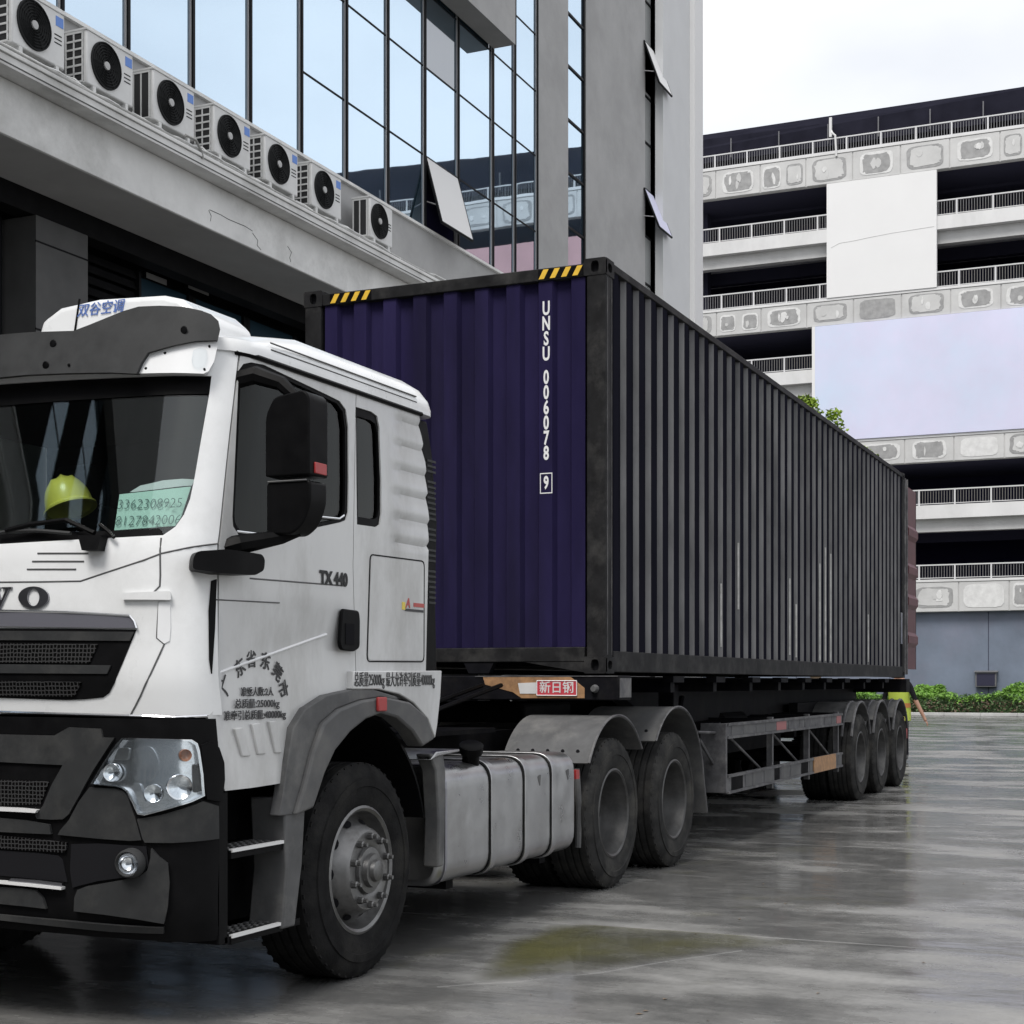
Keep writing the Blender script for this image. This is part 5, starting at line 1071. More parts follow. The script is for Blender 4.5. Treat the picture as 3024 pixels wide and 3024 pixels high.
# flank locker, plate, badge
hk = [side(z3(*q), YS) for q in ((1272, 1368), (1615, 1412))] + [side(z4(*q), YS) for q in ((775, 105), (450, 103))]
hk = rounded(hk, .03, 3); part('locker_seam', 'black_plastic', lambda b: b.tube([(p[0], YS + .0005, p[1]) for p in hk + hk[:1]], .0045, 5), tk)
lk = part('locker_lid', 'white_paint_shade_grime', lambda b: b.prism(rounded([(p[0] + (.008 if p[0] < -3.1 else -.008), p[1] + (.008 if p[1] < 1.8 else -.008)) for p in [side(z3(1272, 1368), YS), side(z3(1615, 1412), YS), side(z4(775, 105), YS), side(z4(450, 103), YS)]], .025, 3), 'y', YS - .003, YS + .001), tk)
part('badge', 'badge_red', lambda b: b.box(*[side(z3(1545, 1700), YS)[0], side(z3(1610, 1700), YS)[0]], YS - .006, YS - .003, side(z3(1545, 1700), YS)[1], side(z3(1545, 1675), YS)[1]), lk)
bt = text('A', .07, 'badge_red', 'badge_letter', lk, (side(z3(1510, 1680), YS)[0], YS - .0045, side(z3(1510, 1680), YS)[1]), (1, 0, 0), (.2, 0, 1), .001, bold=.002)
part('badge', 'lettering_dark', lambda b: b.box(side(z3(1490, 1720), YS)[0], side(z3(1605, 1720), YS)[0], YS - .006, YS - .003, side(z3(1545, 1732), YS)[1], side(z3(1545, 1716), YS)[1]), lk)
part('badge', 'badge_yellow', lambda b: b.box(side(z3(1472, 1720), YS)[0], side(z3(1490, 1720), YS)[0], YS - .006, YS - .003, side(z3(1480, 1718), YS)[1], side(z3(1480, 1670), YS)[1]), lk)
pt = [side(z4(*q), YS - .03) for q in ((378, 158), (880, 155), (872, 300), (855, 460), (842, 540), (800, 430), (720, 340), (640, 290), (520, 262), (372, 262))]
pl_ = part('rear_skirt', 'white_paint_shade_grime', lambda b: b.prism(pt, 'y', YS - .03, YS + .02), tk, bevel=.006)
c_ = side(z4(620, 205), YS - .032); c0_ = side(z4(395, 205), YS - .032); c1_ = side(z4(850, 215), YS - .032)
tx = text('总质量25000kg 最大允许牵引质量40000kg', .078, 'lettering_dark', 'lettering', pl_, (c_[0], YS - .0325, c_[1] - .006), (1, 0, 0), (0, 0, 1), .001, bold=.0, sx=1.)
wd_ = max(v.co.x for v in tx.data.vertices) - min(v.co.x for v in tx.data.vertices); kx = (c1_[0] - c0_[0]) / wd_
for v in tx.data.vertices: v.co.x = c_[0] + (v.co.x - c_[0]) * kx
# ---- front wheel arch trim
ao = [side(z4(*q), YS - .05) for q in ((-20, 985), (0, 880), (25, 700), (62, 480), (132, 372), (250, 296), (390, 264), (520, 264), (640, 300), (740, 350), (810, 430), (845, 540))]
ai = [side(z4(*q), YS - .05) for q in ((772, 590), (715, 500), (630, 425), (540, 398), (450, 432), (360, 505), (275, 610), (215, 740), (170, 880), (150, 940))]
am = [side(z4(*q), YS - .05) for q in ((840, 545), (800, 420), (700, 335), (560, 305), (430, 325), (300, 375), (210, 455), (150, 620), (100, 820), (55, 980))]
for sgn in (0, 1):
    fl = (lambda y: y) if sgn == 0 else (lambda y: 2 * YC - y)
    ar = part('wheel_arch', 'trim_grey', lambda b: b.prism(am[::-1][0:1] and (am[::-1] + ai), 'y', fl(YS - .05), fl(YS + .05)), tk, bevel=.012)
    part('arch_flange', 'fender_grey', lambda b: b.prism(ao + am, 'y', fl(YS - .025), fl(YS + .03)), ar, bevel=.006)
    part('arch_liner', 'black_plastic', lambda b: b.lathe([(fl(.03), .78), (fl(.03), .765), (fl(.62), .765), (fl(.62), .78)], (-3.45, 0, .52), 'y', 24, R(15), R(165), True), ar, smooth=40)
c_ = side(z4(532, 347), YS - .055); part('side_marker', 'lamp_red', lambda b: b.box(c_[0] - .045, c_[0] + .045, YS - .066, YS - .05, c_[1] - .035, c_[1] + .035), tk, bevel=.006)
# ---- bumper (own skin, slightly proud of the cab)
ub = lambda x, z: su(x, z, BUM)
part_b = skin('bumper', 'black_plastic', [(0., .42), (.9, .39), (1.3, .375), (ub(-4.67, .4), .37), (ub(-4.66, 1.0), 1.0), (ub(-4.70, 1.29), 1.29), (0., 1.30)], P=BUM, thick=.03, step=.07, both=True)
def bp(name, m, pts, off, thick, r=0., left=True, both=True, step=.05, holes=()):
    q = PX(zB, pts, BUM, off)
    if left: q = [(0., q[0][1])] + q + [(0., q[-1][1])]
    return skin(name, m, q, [PX(zB, h, BUM, off) for h in holes], P=BUM, off=off, thick=thick, step=step, r=r, both=both, par=part_b)
bp('grille_panel', 'bumper_grey', [(0, 190), (240, 196), (440, 200), (560, 132), (820, 145), (835, 215), (930, 218), (760, 480), (650, 680), (560, 840), (510, 882), (420, 885), (300, 878), (285, 850), (350, 770), (420, 600), (510, 440), (0, 415)], .012, .02)
bp('mesh_panel', 'mesh_black', [(0, 560), (400, 575), (330, 760), (0, 770)], .006, .01)
bp('step_plate', 'bright_edge', [(0, 785), (150, 792), (300, 806), (285, 830), (150, 822), (0, 815)], .03, .03)
bp('bumper_strip', 'bumper_grey', [(0, 872), (200, 890), (400, 925), (415, 1004), (200, 995), (0, 985)], .014, .02)
bp('lamp_surround', 'bumper_grey', [(728, 622), (940, 632), (1000, 648), (1038, 690), (1075, 800), (1100, 870), (1150, 1052), (1050, 1058), (800, 1040), (470, 1008), (490, 970), (560, 890), (640, 740)], .016, .03, left=False)
bp('bumper_corner', 'bumper_grey', [(1115, 880), (1300, 850), (1480, 800), (1660, 735), (1785, 775), (1788, 1040), (1600, 1062), (1400, 1075), (1180, 1072), (1160, 1040)], .014, .03, left=False)
bp('mesh_strip', 'mesh_black', [(0, 1015), (260, 1040), (545, 1072), (530, 1155), (300, 1140), (0, 1122)], .010, .012)
bp('intake', 'interior', [(0, 1135), (300, 1155), (470, 1178), (510, 1210), (550, 1395), (300, 1370), (0, 1340)], .004, .006)
bp('intake_step', 'bright_edge', [(0, 1385), (250, 1408), (500, 1436), (498, 1458), (250, 1432), (0, 1408)], .03, .03)
bp('step_tread', 'dull_chrome', [(90, 1362), (300, 1378), (505, 1402), (500, 1432), (250, 1405), (60, 1390)], .018, .015, left=False)
bp('lower_bumper', 'bumper_grey', [(600, 1632), (605, 1520), (630, 1458), (700, 1430), (900, 1395), (1130, 1352), (1200, 1300), (1225, 1200), (1230, 1120), (1290, 1185), (1368, 1242), (1382, 1400), (1366, 1600), (1335, 1735), (1100, 1695), (850, 1660)], .020, .03, left=False)
bp('lower_centre', 'bumper_grey', [(0, 1432), (180, 1445), (290, 1462), (345, 1525), (372, 1612), (200, 1592), (0, 1572)], .016, .03)
bp('lower_lip', 'bumper_grey', [(0, 1662), (400, 1700), (900, 1745), (1330, 1765), (1330, 1815), (900, 1800), (400, 1750), (0, 1705)], .024, .03)
bp('corner_pad', 'black_plastic', [(1640, 280), (1740, 245), (1790, 300), (1830, 420), (1835, 560), (1815, 740), (1690, 720), (1665, 560)], .02, .03, left=False)
# headlamp: bowl behind, reflectors, clear lens
hlo = [(1000, 217), (1300, 225), (1560, 232), (1605, 262), (1622, 320), (1650, 520), (1662, 690), (1560, 740), (1400, 790), (1180, 850), (1125, 840), (1090, 760), (1042, 655), (1000, 625), (930, 612), (745, 595), (790, 520), (850, 420), (930, 300)]
hq = PX(zB, hlo, BUM, .02)
hl = skin('headlamp', 'lamp_silver', hq, P=BUM, off=.004, thick=.01, step=.03, both=True, par=tk)
skin('headlamp_rim', 'chrome', hq, [grow(hq, .95)], P=BUM, off=.028, thick=.03, step=.05, par=hl)
skin('headlamp_lens', 'lamp_glass', grow(hq, .985), P=BUM, off=.036, thick=.006, step=.06, par=hl)
def bowl(x, y, r, m='chrome', depth=.03, name='reflector'):
    u, z = onchart(BUM, zB(x, y), .02); p = BUM(u, z, .012); q = BUM(u, z, .2); d = (q - p).normalized()
    b = MB(); b.lathe([(0, 0), (.004, r * .5), (depth * .6, r * .88), (depth * .75, r), (depth * .55, r * 1.06), (0, r * 1.06)], (0, 0, 0), 'z', 24)
    M = Matrix.Translation(p) @ d.to_track_quat('Z', 'Y').to_matrix().to_4x4(); b.v = [tuple(M @ Vector(v)) for v in b.v]
    return b.build(name, m, hl, smooth=50)
bowl(920, 500, .036); bowl(1460, 620, .050); bowl(1250, 670, .036, depth=.02); bowl(1510, 360, .024, 'lamp_orange', .028, 'indicator')
def facet(pts, m, o_, r=.012): skin('reflector_facet', m, rounded(PX(zB, pts, BUM, .02), r, 3), P=BUM, off=o_, thick=.014, step=.02, par=hl)
facet([(1075, 300), (1240, 285), (1300, 430), (1240, 570), (1080, 570), (1055, 430)], 'lamp_silver', .020, .03); facet([(1300, 290), (1380, 285), (1430, 330), (1420, 480), (1330, 520), (1310, 430)], 'lamp_silver', .014, .02)
facet([(1060, 590), (1140, 590), (1190, 760), (1140, 780)], 'lamp_silver', .018); facet([(960, 300), (1050, 300), (1030, 400), (920, 400)], 'aluminium', .014); facet([(1580, 430), (1618, 440), (1645, 650), (1590, 670)], 'visor_grey', .016)
# fog lamp in its own dark pocket
bp('fog_pocket', 'interior', [(580, 1085), (800, 1080), (1190, 1105), (1212, 1250), (1180, 1310), (1090, 1345), (800, 1385), (640, 1425), (590, 1440), (570, 1300)], .008, .012, left=False)
u, z = onchart(BUM, zB(1058, 1242), .03); p = BUM(u, z, .012); d = (BUM(u, z, .2) - p).normalized()
for nm, m_, pr_ in (('fog_lamp', 'visor_grey', [(0, .062), (.035, .058), (.045, .05), (.03, .044), (0, .044)]), ('fog_reflector', 'chrome', [(0, 0), (.004, .02), (.022, .042), (.03, .044)]), ('fog_glass', 'lamp_glass', [(.036, 0), (.034, .03), (.028, .043)])):
    b = MB(); b.lathe(pr_, (0, 0, 0), 'z', 28); M = Matrix.Translation(p) @ d.to_track_quat('Z', 'Y').to_matrix().to_4x4(); b.v = [tuple(M @ Vector(v)) for v in b.v]; b.build(nm, m_, part_b, smooth=50)
# ---- entry steps between bumper and wheel
for sgn in (0, 1):
    fl = (lambda y: y) if sgn == 0 else (lambda y: 2 * YC - y)
    sb = part('step_box', 'black_plastic', lambda b: (b.box(-4.66, -4.02, fl(.22), fl(.30), .34, 1.06), b.box(-4.68, -4.62, fl(YS), fl(.24), .35, .98), b.box(-4.64, -4.05, fl(YS + .0), fl(.3), .345, .375)), tk)
    for z in (.735, .375):
        part('step_tread', 'black_plastic', lambda b: b.box(-4.60, -4.20, fl(YS - .005), fl(.20), z - .035, z), sb)
        part('step_edge', 'bright_edge', lambda b: b.box(-4.60, -4.20, fl(YS - .012), fl(YS + .008), z - .008, z + .006), sb)
        part('tread_stud', 'trim_grey', lambda b: [b.box(x, x + .02, fl(y), fl(y + .018), z + .001, z + .008) for x in np.arange(-4.57, -4.22, .045) for y in (.01, .05, .09)], sb)
    fp_ = [side(z2(*q), YS) for q in ((1600, 1395), (1755, 1440), (1735, 1700), (1690, 1932))] + [side((1640 / 1.61 * .621 + 195, 2770), YS)]
    part('arch_panel', 'fender_grey', lambda b: b.prism([(-4.215, .93), (-4.03, .93), (-4.03, .90), (-4.06, .62), (-4.12, .35), (-4.23, .35), (-4.19, .62)], 'y', fl(YS - .02), fl(YS + .16)), sb, bevel=.01)
    part('panel_trim', 'chrome', lambda b: b.box(-4.215, -4.03, fl(YS - .024), fl(YS - .018), .932, .938), sb)
# ---- running gear
RS = .53; SX, D1, D2 = -3.45, .13, 1.51
part('front_axle', 'chassis_black', lambda b: b.tube([(SX, .3, RS - .08), (SX, CW - .3, RS - .08)], .06, 10), tk)
for y, s in ((.0, -1), (CW, 1)):
    wheel(tk, SX, y, RT, 'steer', s, 'rubber')
    for x in (D1, D2): wheel(tk, x, y, RT, 'dual', s, 'rubber_dusty'); wheel(tk, x, y - s * .335, RT, 'dual', s, 'rubber')
for x in (D1, D2): part('drive_axle', 'chassis_black', lambda b: b.lathe([(-1.1, .08), (-.35, .1), (-.22, .2), (0, .24), (.22, .2), (.35, .1), (1.1, .08)], (x, YC, RT), 'y', 16), tk, smooth=50)
for y in (YC - .41, YC + .41): part('chassis_rail', 'chassis_black', lambda b: b.box(-4.6, 2.35, y - .045, y + .045, .82, 1.10), tk)
part('fifth_wheel', 'chassis_black', lambda b: b.box(.35, 1.3, YC - .45, YC + .45, 1.14, 1.29), tk, bevel=.03)
part('gearbox', 'chassis_black', lambda b: b.box(-3.3, -1.2, YC - .3, YC + .3, .55, 1.0), tk, bevel=.05)
part('air_line', 'black_plastic', lambda b: [b.tube([(-2.7, y, 2.1 - k * .1), (-2.4, y - .05, 1.5), (-2.0, y + .1, 1.30), (-1.2, y, 1.25), (-.1, y, 1.42)], .016, 6) for k, y in enumerate((.75, .9, 1.5))], tk)
part('catwalk', 'chassis_black', lambda b: b.box(-2.55, -.75, .5, CW - .5, 1.11, 1.14), tk)
# exhaust canister behind the cab
part('muffler', 'chassis_black', lambda b: b.lathe([(-.25, 0), (-.25, .15), (.25, .15), (.25, 0)], (-2.2, .55, 1.33), 'x', 20), tk, smooth=50)
# ---- fuel tank with straps
TZ0, TZ1, TY0, TY1 = .335, .985, -.02, .63
prof_ = rounded([(TY0, TZ0), (TY1, TZ0), (TY1, TZ1), (TY0, TZ1)], .13, 6)
ft = part('fuel_tank', 'aluminium', lambda b: b.prism(prof_, 'x', -2.62, -.62), tk, bevel=.035, bseg=3)
def inset_prof(k): return [(y + (k if y > .3 else -k), z + (k if z > .65 else -k)) for y, z in prof_]
for x in (-1.97, -1.48, -1.05):
    part('tank_strap', 'aluminium', lambda b: b.prism(inset_prof(.012), 'x', x, x + .07), ft, bevel=.004)
    part('strap_rubber', 'rubber', lambda b: [b.prism(inset_prof(.004), 'x', x + dx, x + dx + .012) for dx in (-.014, .072)], ft)
part('end_seam', 'dull_chrome', lambda b: b.prism(inset_prof(.006), 'x', -2.56, -2.535), ft)
part('tank_dent', 'trim_grey', lambda b: [b.prism(rounded([(x, z), (x + .06, z + .01), (x + .045, z - .07)], .015, 2), 'y', TY0 - .0015, TY0 + .004) for x, z in ((-1.27, .86), (-.80, .87))], ft)
cp = Vector((-2.04, .07, .985)); b = MB(); b.lathe([(-.07, .05), (.055, .05), (.06, .068), (.105, .07), (.11, .062), (.11, 0)], (0, 0, 0), 'z', 20)
M = Matrix.Translation(cp) @ Vector((-.35, -.22, .9)).to_track_quat('Z', 'Y').to_matrix().to_4x4(); b.v = [tuple(M @ Vector(v)) for v in b.v]; b.build('filler_cap', 'black_plastic', ft, smooth=40)
part('tank_bracket', 'chassis_black', lambda b: [b.box(x, x + .09, .1, .7, .28, .334) for x in (-2.3, -.95)], ft)
# flap behind the steer wheel
fx = [(-2.76, 1.06), (-2.60, 1.065), (-2.57, .95), (-2.58, .6), (-2.60, .45), (-2.67, .45), (-2.655, .7), (-2.69, .97)]
part('wheel_flap', 'fender_grey', lambda b: b.prism(fx, 'y', -.035, .055), tk, bevel=.01)
part('step_plate', 'aluminium', lambda b: b.box(-2.74, -2.2, -.03, .35, 1.0, 1.06) if False else b.prism([(-2.77, 1.03), (-2.70, 1.07), (-2.42, 1.075), (-2.42, 1.06), (-2.69, 1.045)], 'y', -.045, .38), tk, bevel=.006)
part('support_post', 'fender_grey', lambda b: b.tube([(-.40, .06, .86), (-.38, .05, .60), (-.40, .05, .33)], .022, 8), tk)
part('tail_marker', 'lamp_red', lambda b: b.box(-.56, -.50, .0, .05, .80, .86), tk)
# ---- drive wheel fenders
def fend(xc, a0, a1, rad=.66, ext=None, w=.64):
    for (y, s) in ((-.04, 1), (CW + .04, -1)):
        arc = [(xc + rad * math.cos(t), .55 + rad * math.sin(t)) for t in np.linspace(R(a0), R(a1), 22)]
        if ext: arc = [ext[0]] + arc if ext[1] == 0 else arc + [ext[0]]
        b = MB(); n = len(arc)
        nrm = []
        for i in range(n):
            p, q = arc[max(i - 1, 0)], arc[min(i + 1, n - 1)]; l_ = math.hypot(q[0] - p[0], q[1] - p[1]); nrm.append(((q[1] - p[1]) / l_, -(q[0] - p[0]) / l_))
        for off_ in (0, -.012):
            for yy_ in (y, y + s * w): b.v += [(p[0] + m_[0] * off_, yy_, p[1] + m_[1] * off_) for p, m_ in zip(arc, nrm)]
        idx = lambda layer, edge, i: (layer * 2 + edge) * n + i
        for i in range(n - 1):
            for ly in (0, 1): b.f.append((idx(ly, 0, i), idx(ly, 0, i + 1), idx(ly, 1, i + 1), idx(ly, 1, i)))
            for e in (0, 1): b.f.append((idx(0, e, i), idx(0, e, i + 1), idx(1, e, i + 1), idx(1, e, i)))
        for i in (0, n - 1): b.f.append((idx(0, 0, i), idx(0, 1, i), idx(1, 1, i), idx(1, 0, i)))
        fo = b.build('mudguard', 'fender_grey', tk, smooth=50)
        part('mudguard_edge', 'guard_grey', lambda b: b.tube([(p[0], y, p[1]) for p in arc], .009, 6), fo)
        if a1 > 130:
            for k in range(5):
                yb = y + s * (.1 + k * .11); t = R(a1 - 8); part('bolt', 'interior', lambda b: b.lathe([(-.006, 0), (-.005, .011), (0, .014)], (xc + (rad + .002) * math.cos(t), yb, .55 + (rad + .002) * math.sin(t)), 'x', 8), fo)
fend(D1, 38, 148); fend(D2, 8, 140, .70, ext=((D2 + .80, .36), 0))
# ---- inside the cab
part('dashboard', 'interior', lambda b: b.prism([(-4.80, 1.72), (-4.80, 1.93), (-4.70, 1.965), (-4.36, 1.99), (-4.25, 1.90), (-4.22, 1.4), (-4.6, 1.4)], 'y', .06, CW - .06), tk, bevel=.02)
part('steering_wheel', 'interior', lambda b: b.lathe([(.0, .21), (.015, .225), (0, .24), (-.015, .225)], (-4.13, .62, 2.0), 'x', 28, 0, 2 * math.pi, True), tk, smooth=60)
for y in (.62, CW - .62):
    s_ = part('seat', 'seat_fabric', lambda b: b.box(-3.95, -3.45, y - .24, y + .24, 1.55, 1.75), tk, bevel=.05, bseg=3)
    part('backrest', 'seat_fabric', lambda b: b.prism([(-3.50, 1.72), (-3.36, 1.72), (-3.24, 2.38), (-3.36, 2.40)], 'y', y - .23, y + .23), s_, bevel=.05, bseg=3)
    part('headrest', 'seat_fabric', lambda b: b.box(-3.38, -3.26, y - .13, y + .13, 2.40, 2.62), s_, bevel=.04, bseg=3)
part('bunk', 'seat_fabric', lambda b: b.box(-3.30, -2.88, .06, CW - .06, 1.75, 1.9), tk, bevel=.04)
part('headlining', 'interior', lambda b: b.box(-4.55, -2.88, .08, CW - .08, 2.80, 2.84), tk)
part('inner_back', 'interior', lambda b: b.box(-2.885, -2.862, .02, CW - .02, 1.38, 2.84), tk)
for (x0, x1, yy_) in ((-4.46, -4.20, .10), (-3.62, -3.50, .04)):
    for s in (0, 1):
        y_ = yy_ if s == 0 else CW - yy_
        pts = [(x, y_ + .022 * math.sin((x - x0) * 70)) for x in np.linspace(x0, x1, 26)]
        b = MB(); n = len(pts)
        for o_ in (0, .004): b.v += [(p[0], p[1] + o_, z) for z in (2.02, 2.78) for p in pts]
        for i in range(n - 1): b.f += [(i, i + 1, n + i + 1, n + i), (2 * n + i, 3 * n + i, 3 * n + i + 1, 2 * n + i + 1)]
        b.build('curtain', 'curtain', tk, smooth=80)
# ---- things lying on the dashboard
hy, hz = front(z1(385, 1385), -4.60)
def helmet():
    t = thing('hard_hat', 'yellow hard hat lying on the dashboard behind the windscreen', 'hard hat', (-4.58, hy, hz))
    b = MB(); n, m = 28, 12
    for j in range(m + 1):
        ph = j / m * math.pi / 2
        for i in range(n):
            t_ = 2 * math.pi * i / n; r = math.cos(ph) ** .8; x = .105 * r * math.cos(t_); y = .13 * r * math.sin(t_); z = .145 * math.sin(ph) ** .9
            rib = .012 * max(0, 1 - abs(x) / .016) + .010 * sum(max(0, 1 - abs(abs(x) - d_) / .014) for d_ in (.045,)); z += rib * math.sin(ph) ** .5
            b.v.append((x, y, z))
    for j in range(m):
        for i in range(n): b.f.append((j * n + i, j * n + (i + 1) % n, (j + 1) * n + (i + 1) % n, (j + 1) * n + i))
    b.f.append(tuple(m * n + i for i in range(n)))
    br = MB(); 
    for k, (a_, c_, z) in enumerate(((.103, .128, .012), (.118, .150, .004), (.118, .150, -.004), (.100, .125, .0))):
        for i in range(n):
            t_ = 2 * math.pi * i / n; ex = 1 + (.26 if math.sin(t_) < 0 else .03) * abs(math.sin(t_)) ** 2 * (1 if k in (1, 2) else 0); br.v.append((a_ * math.cos(t_), c_ * math.sin(t_) * ex, z - (.02 * max(0, -math.sin(t_)) ** 2 if k in (1, 2) else 0)))
    for k in range(4):
        for i in range(n): br.f.append((k * n + i, k * n + (i + 1) % n, ((k + 1) % 4) * n + (i + 1) % n, ((k + 1) % 4) * n + i))
    M = Matrix.Translation((-4.58, hy, hz + .022)) @ Matrix.Rotation(R(-20), 4, 'X') @ Matrix.Rotation(R(-52), 4, 'Z') @ Matrix.Scale(1.0, 4)
    for q, nm in ((b, 'shell'), (br, 'brim')): q.v = [tuple(M @ Vector(v)) for v in q.v]; q.build(nm, 'helmet_yellow', t, smooth=50)
helmet()
cq = PX(z1, [(682, 1275), (1040, 1235), (1090, 1230), (1035, 1400), (1000, 1455), (652, 1480)], CAB, -.05)
b = MB(); v, f = sheet(cq, [], lambda u, z, w: CAB(u, z, -.05 + w), .06, .003); b.add(v, f); card = b.build('phone_card', 'card_green')
tag(card, 'pale green card with handwritten numbers leaning inside the windscreen corner', 'card')
cb2 = PX(z1, [(740, 1262), (800, 1225), (930, 1195), (1040, 1186), (1110, 1190), (1095, 1225), (1040, 1228), (760, 1262)], CAB, -.065)
b = MB(); v, f = sheet(cb2, [], lambda u, z, w: CAB(u, z, -.065 + w), .06, .003); b.add(v, f); pp = b.build('phone_holder', 'paper'); tag(pp, 'white folded sheet standing behind the green number card', 'paper sheet')
def cardtext(body, x, y, h):
    u, z = onchart(CAB, z1(x, y), -.045); p = CAB(u, z, -.044); a = CAB(u - .02, z, -.044); c = CAB(u + .02, z, -.044); dn = CAB(u, z - .02, -.044); uu = CAB(u, z + .02, -.044)
    text(body, h, 'handwriting', 'handwriting', card, p, (c - a), (uu - dn), .0006, bold=-.0012, sx=.96)
cardtext('3362308925', 855, 1330, .062); cardtext('8127842006', 845, 1425, .062)
# ================================================================ PLANTS
def leaves(b, n, fn, size, rnd):
    for _ in range(n):
        p = fn(rnd); a = Vector((rnd.gauss(0, 1), rnd.gauss(0, 1), rnd.gauss(0, .7))).normalized(); c = a.cross(Vector((rnd.gauss(0, 1), rnd.gauss(0, 1), rnd.gauss(0, 1)))).normalized()
        s = size * rnd.uniform(.6, 1.3); p = Vector(p); d = a.cross(c) * s * .18
        b.add([p - a * s, p + c * s * .48 + d, p + a * s, p - c * s * .48 + d], [(0, 1, 2), (0, 2, 3)])
# tree whose crown shows above the container
tx_, ty_ = 46., 8.6
d_ = ray((2408, 1215)); tD = 52.; tx_, ty_ = CX + d_.x * tD, CY + d_.y * tD; tz_ = CZ + d_.z * tD
tree = thing('leafy_tree', 'leafy green tree rising behind the container', 'tree', (tx_, ty_, 0))
part('trunk', 'bark', lambda b: b.tube([(tx_, ty_, -.02), (tx_ + .05, ty_, 2.5), (tx_ - .1, ty_ + .1, 5.), (tx_, ty_, 7.6), (tx_, ty_ - .1, tz_ - .2)], [.22, .17, .14, .09, .03], 10), tree, smooth=60)
rnd = random.Random(3); cl = [(tx_, ty_ + .28, tz_ - .12, .62), (tx_, ty_ - .45, tz_ - .62, .70), (tx_ - .5, ty_ - .1, tz_ - 1.4, 1.3), (tx_ + .6, ty_ + .7, tz_ - 1.6, 1.4), (tx_, ty_ - 1.0, tz_ - 1.9, 1.3), (tx_, ty_ + .5, tz_ - 2.6, 1.8), (tx_ + .3, ty_ - .7, tz_ - 3.1, 1.7), (tx_, ty_ + .42, tz_ + .42, .30), (tx_, ty_ - .62, tz_ - .12, .30), (tx_, ty_ + .1, tz_ + .32, .28)]
for c in cl[:7]: part('limb', 'bark', lambda b: b.tube([(tx_, ty_, c[2] - 2.2), ((tx_ + c[0]) / 2, (ty_ + c[1]) / 2, c[2] - .9), (c[0], c[1], c[2])], [.07, .045, .015], 6), tree)
def tleaf(r):
    c = r.choices(cl, [q[3] ** 2 for q in cl])[0]; v = Vector((r.gauss(0, 1), r.gauss(0, 1), r.gauss(0, 1))).normalized() * c[3] * r.random() ** .45; v.z *= .72; k = .86 + .14 * math.sin(v.x * 9) * math.sin(v.y * 8 + 1); return (c[0] + v.x * k, c[1] + v.y * k, c[2] + v.z * k)
b = MB(); leaves(b, 9000, tleaf, .10, rnd); tag(b.build('crown', 'leaf_tree', tree), kind='stuff')
# hedge in the planting strip
rnd = random.Random(11)
hg = thing('hedge', 'low hedge of dark and reddish leaves behind the kerb', 'hedge', (58.7, 2, 0))
b = MB(); leaves(b, 16000, lambda r: (58.22 + r.random() ** 1.5 * 1.1, r.uniform(-16, 14), .06 + r.random() * (.78 + .10 * math.sin(r.random() * 6))), .085, rnd); tag(b.build('foliage', 'leaf_dark', hg), kind='stuff')
b = MB(); leaves(b, 6000, lambda r: (58.16 + r.random() * .5, r.uniform(-16, 14), .05 + r.random() * .6), .075, rnd); tag(b.build('foliage', 'leaf_red', hg), kind='stuff')
def top(r):
    y = r.uniform(-16, 14); return (58.2 + r.random() * 1.1, y, .78 + .09 * math.sin(y * 2.1) + .06 * math.sin(y * 5.3 + 1) + r.gauss(0, .07))
b = MB(); leaves(b, 12000, top, .085, rnd); tag(b.build('foliage', 'leaf_green', hg), kind='stuff')
part('core', 'leaf_dark', lambda b: b.box(58.4, 59.2, -16, 14, 0, .70), hg)
part('soil', 'bark', lambda b: b.box(58.13, 60.3, -24, 27, 0, .09), hg)
for i, (y, rr, lab) in enumerate(((6.75, 1.05, 'bright green rounded shrub over the hedge beside the open container door'), (2.6, 1.2, 'bright green rounded shrub over the hedge just past the grey electrical box'), (10.2, 1.0, 'bright green rounded shrub over the hedge hidden behind the trailer wheels'), (-2.4, 1.2, 'bright green rounded shrub over the hedge farthest from the trailer'))):
    sh = thing('shrub', lab, 'shrub', (59.3, y, 0), 'rounded shrubs above the hedge')
    part('stem', 'bark', lambda b: b.tube([(59.3, y, .0), (59.3, y + .05, .5), (59.3, y, .9)], [.05, .04, .02], 6), sh)
    b = MB()
    def sl(r):
        v = Vector((r.gauss(0, 1), r.gauss(0, 1), abs(r.gauss(0, 1)))).normalized() * r.random() ** .3; k = 1 + .12 * math.sin(v.y * 7 + v.z * 5); return (59.3 + v.x * .7, y + v.y * rr * k, .62 + v.z * (.72 + .1 * i % 2) * k)
    leaves(b, 4200, sl, .085, rnd); tag(b.build('crown', 'leaf_green', sh), kind='stuff')
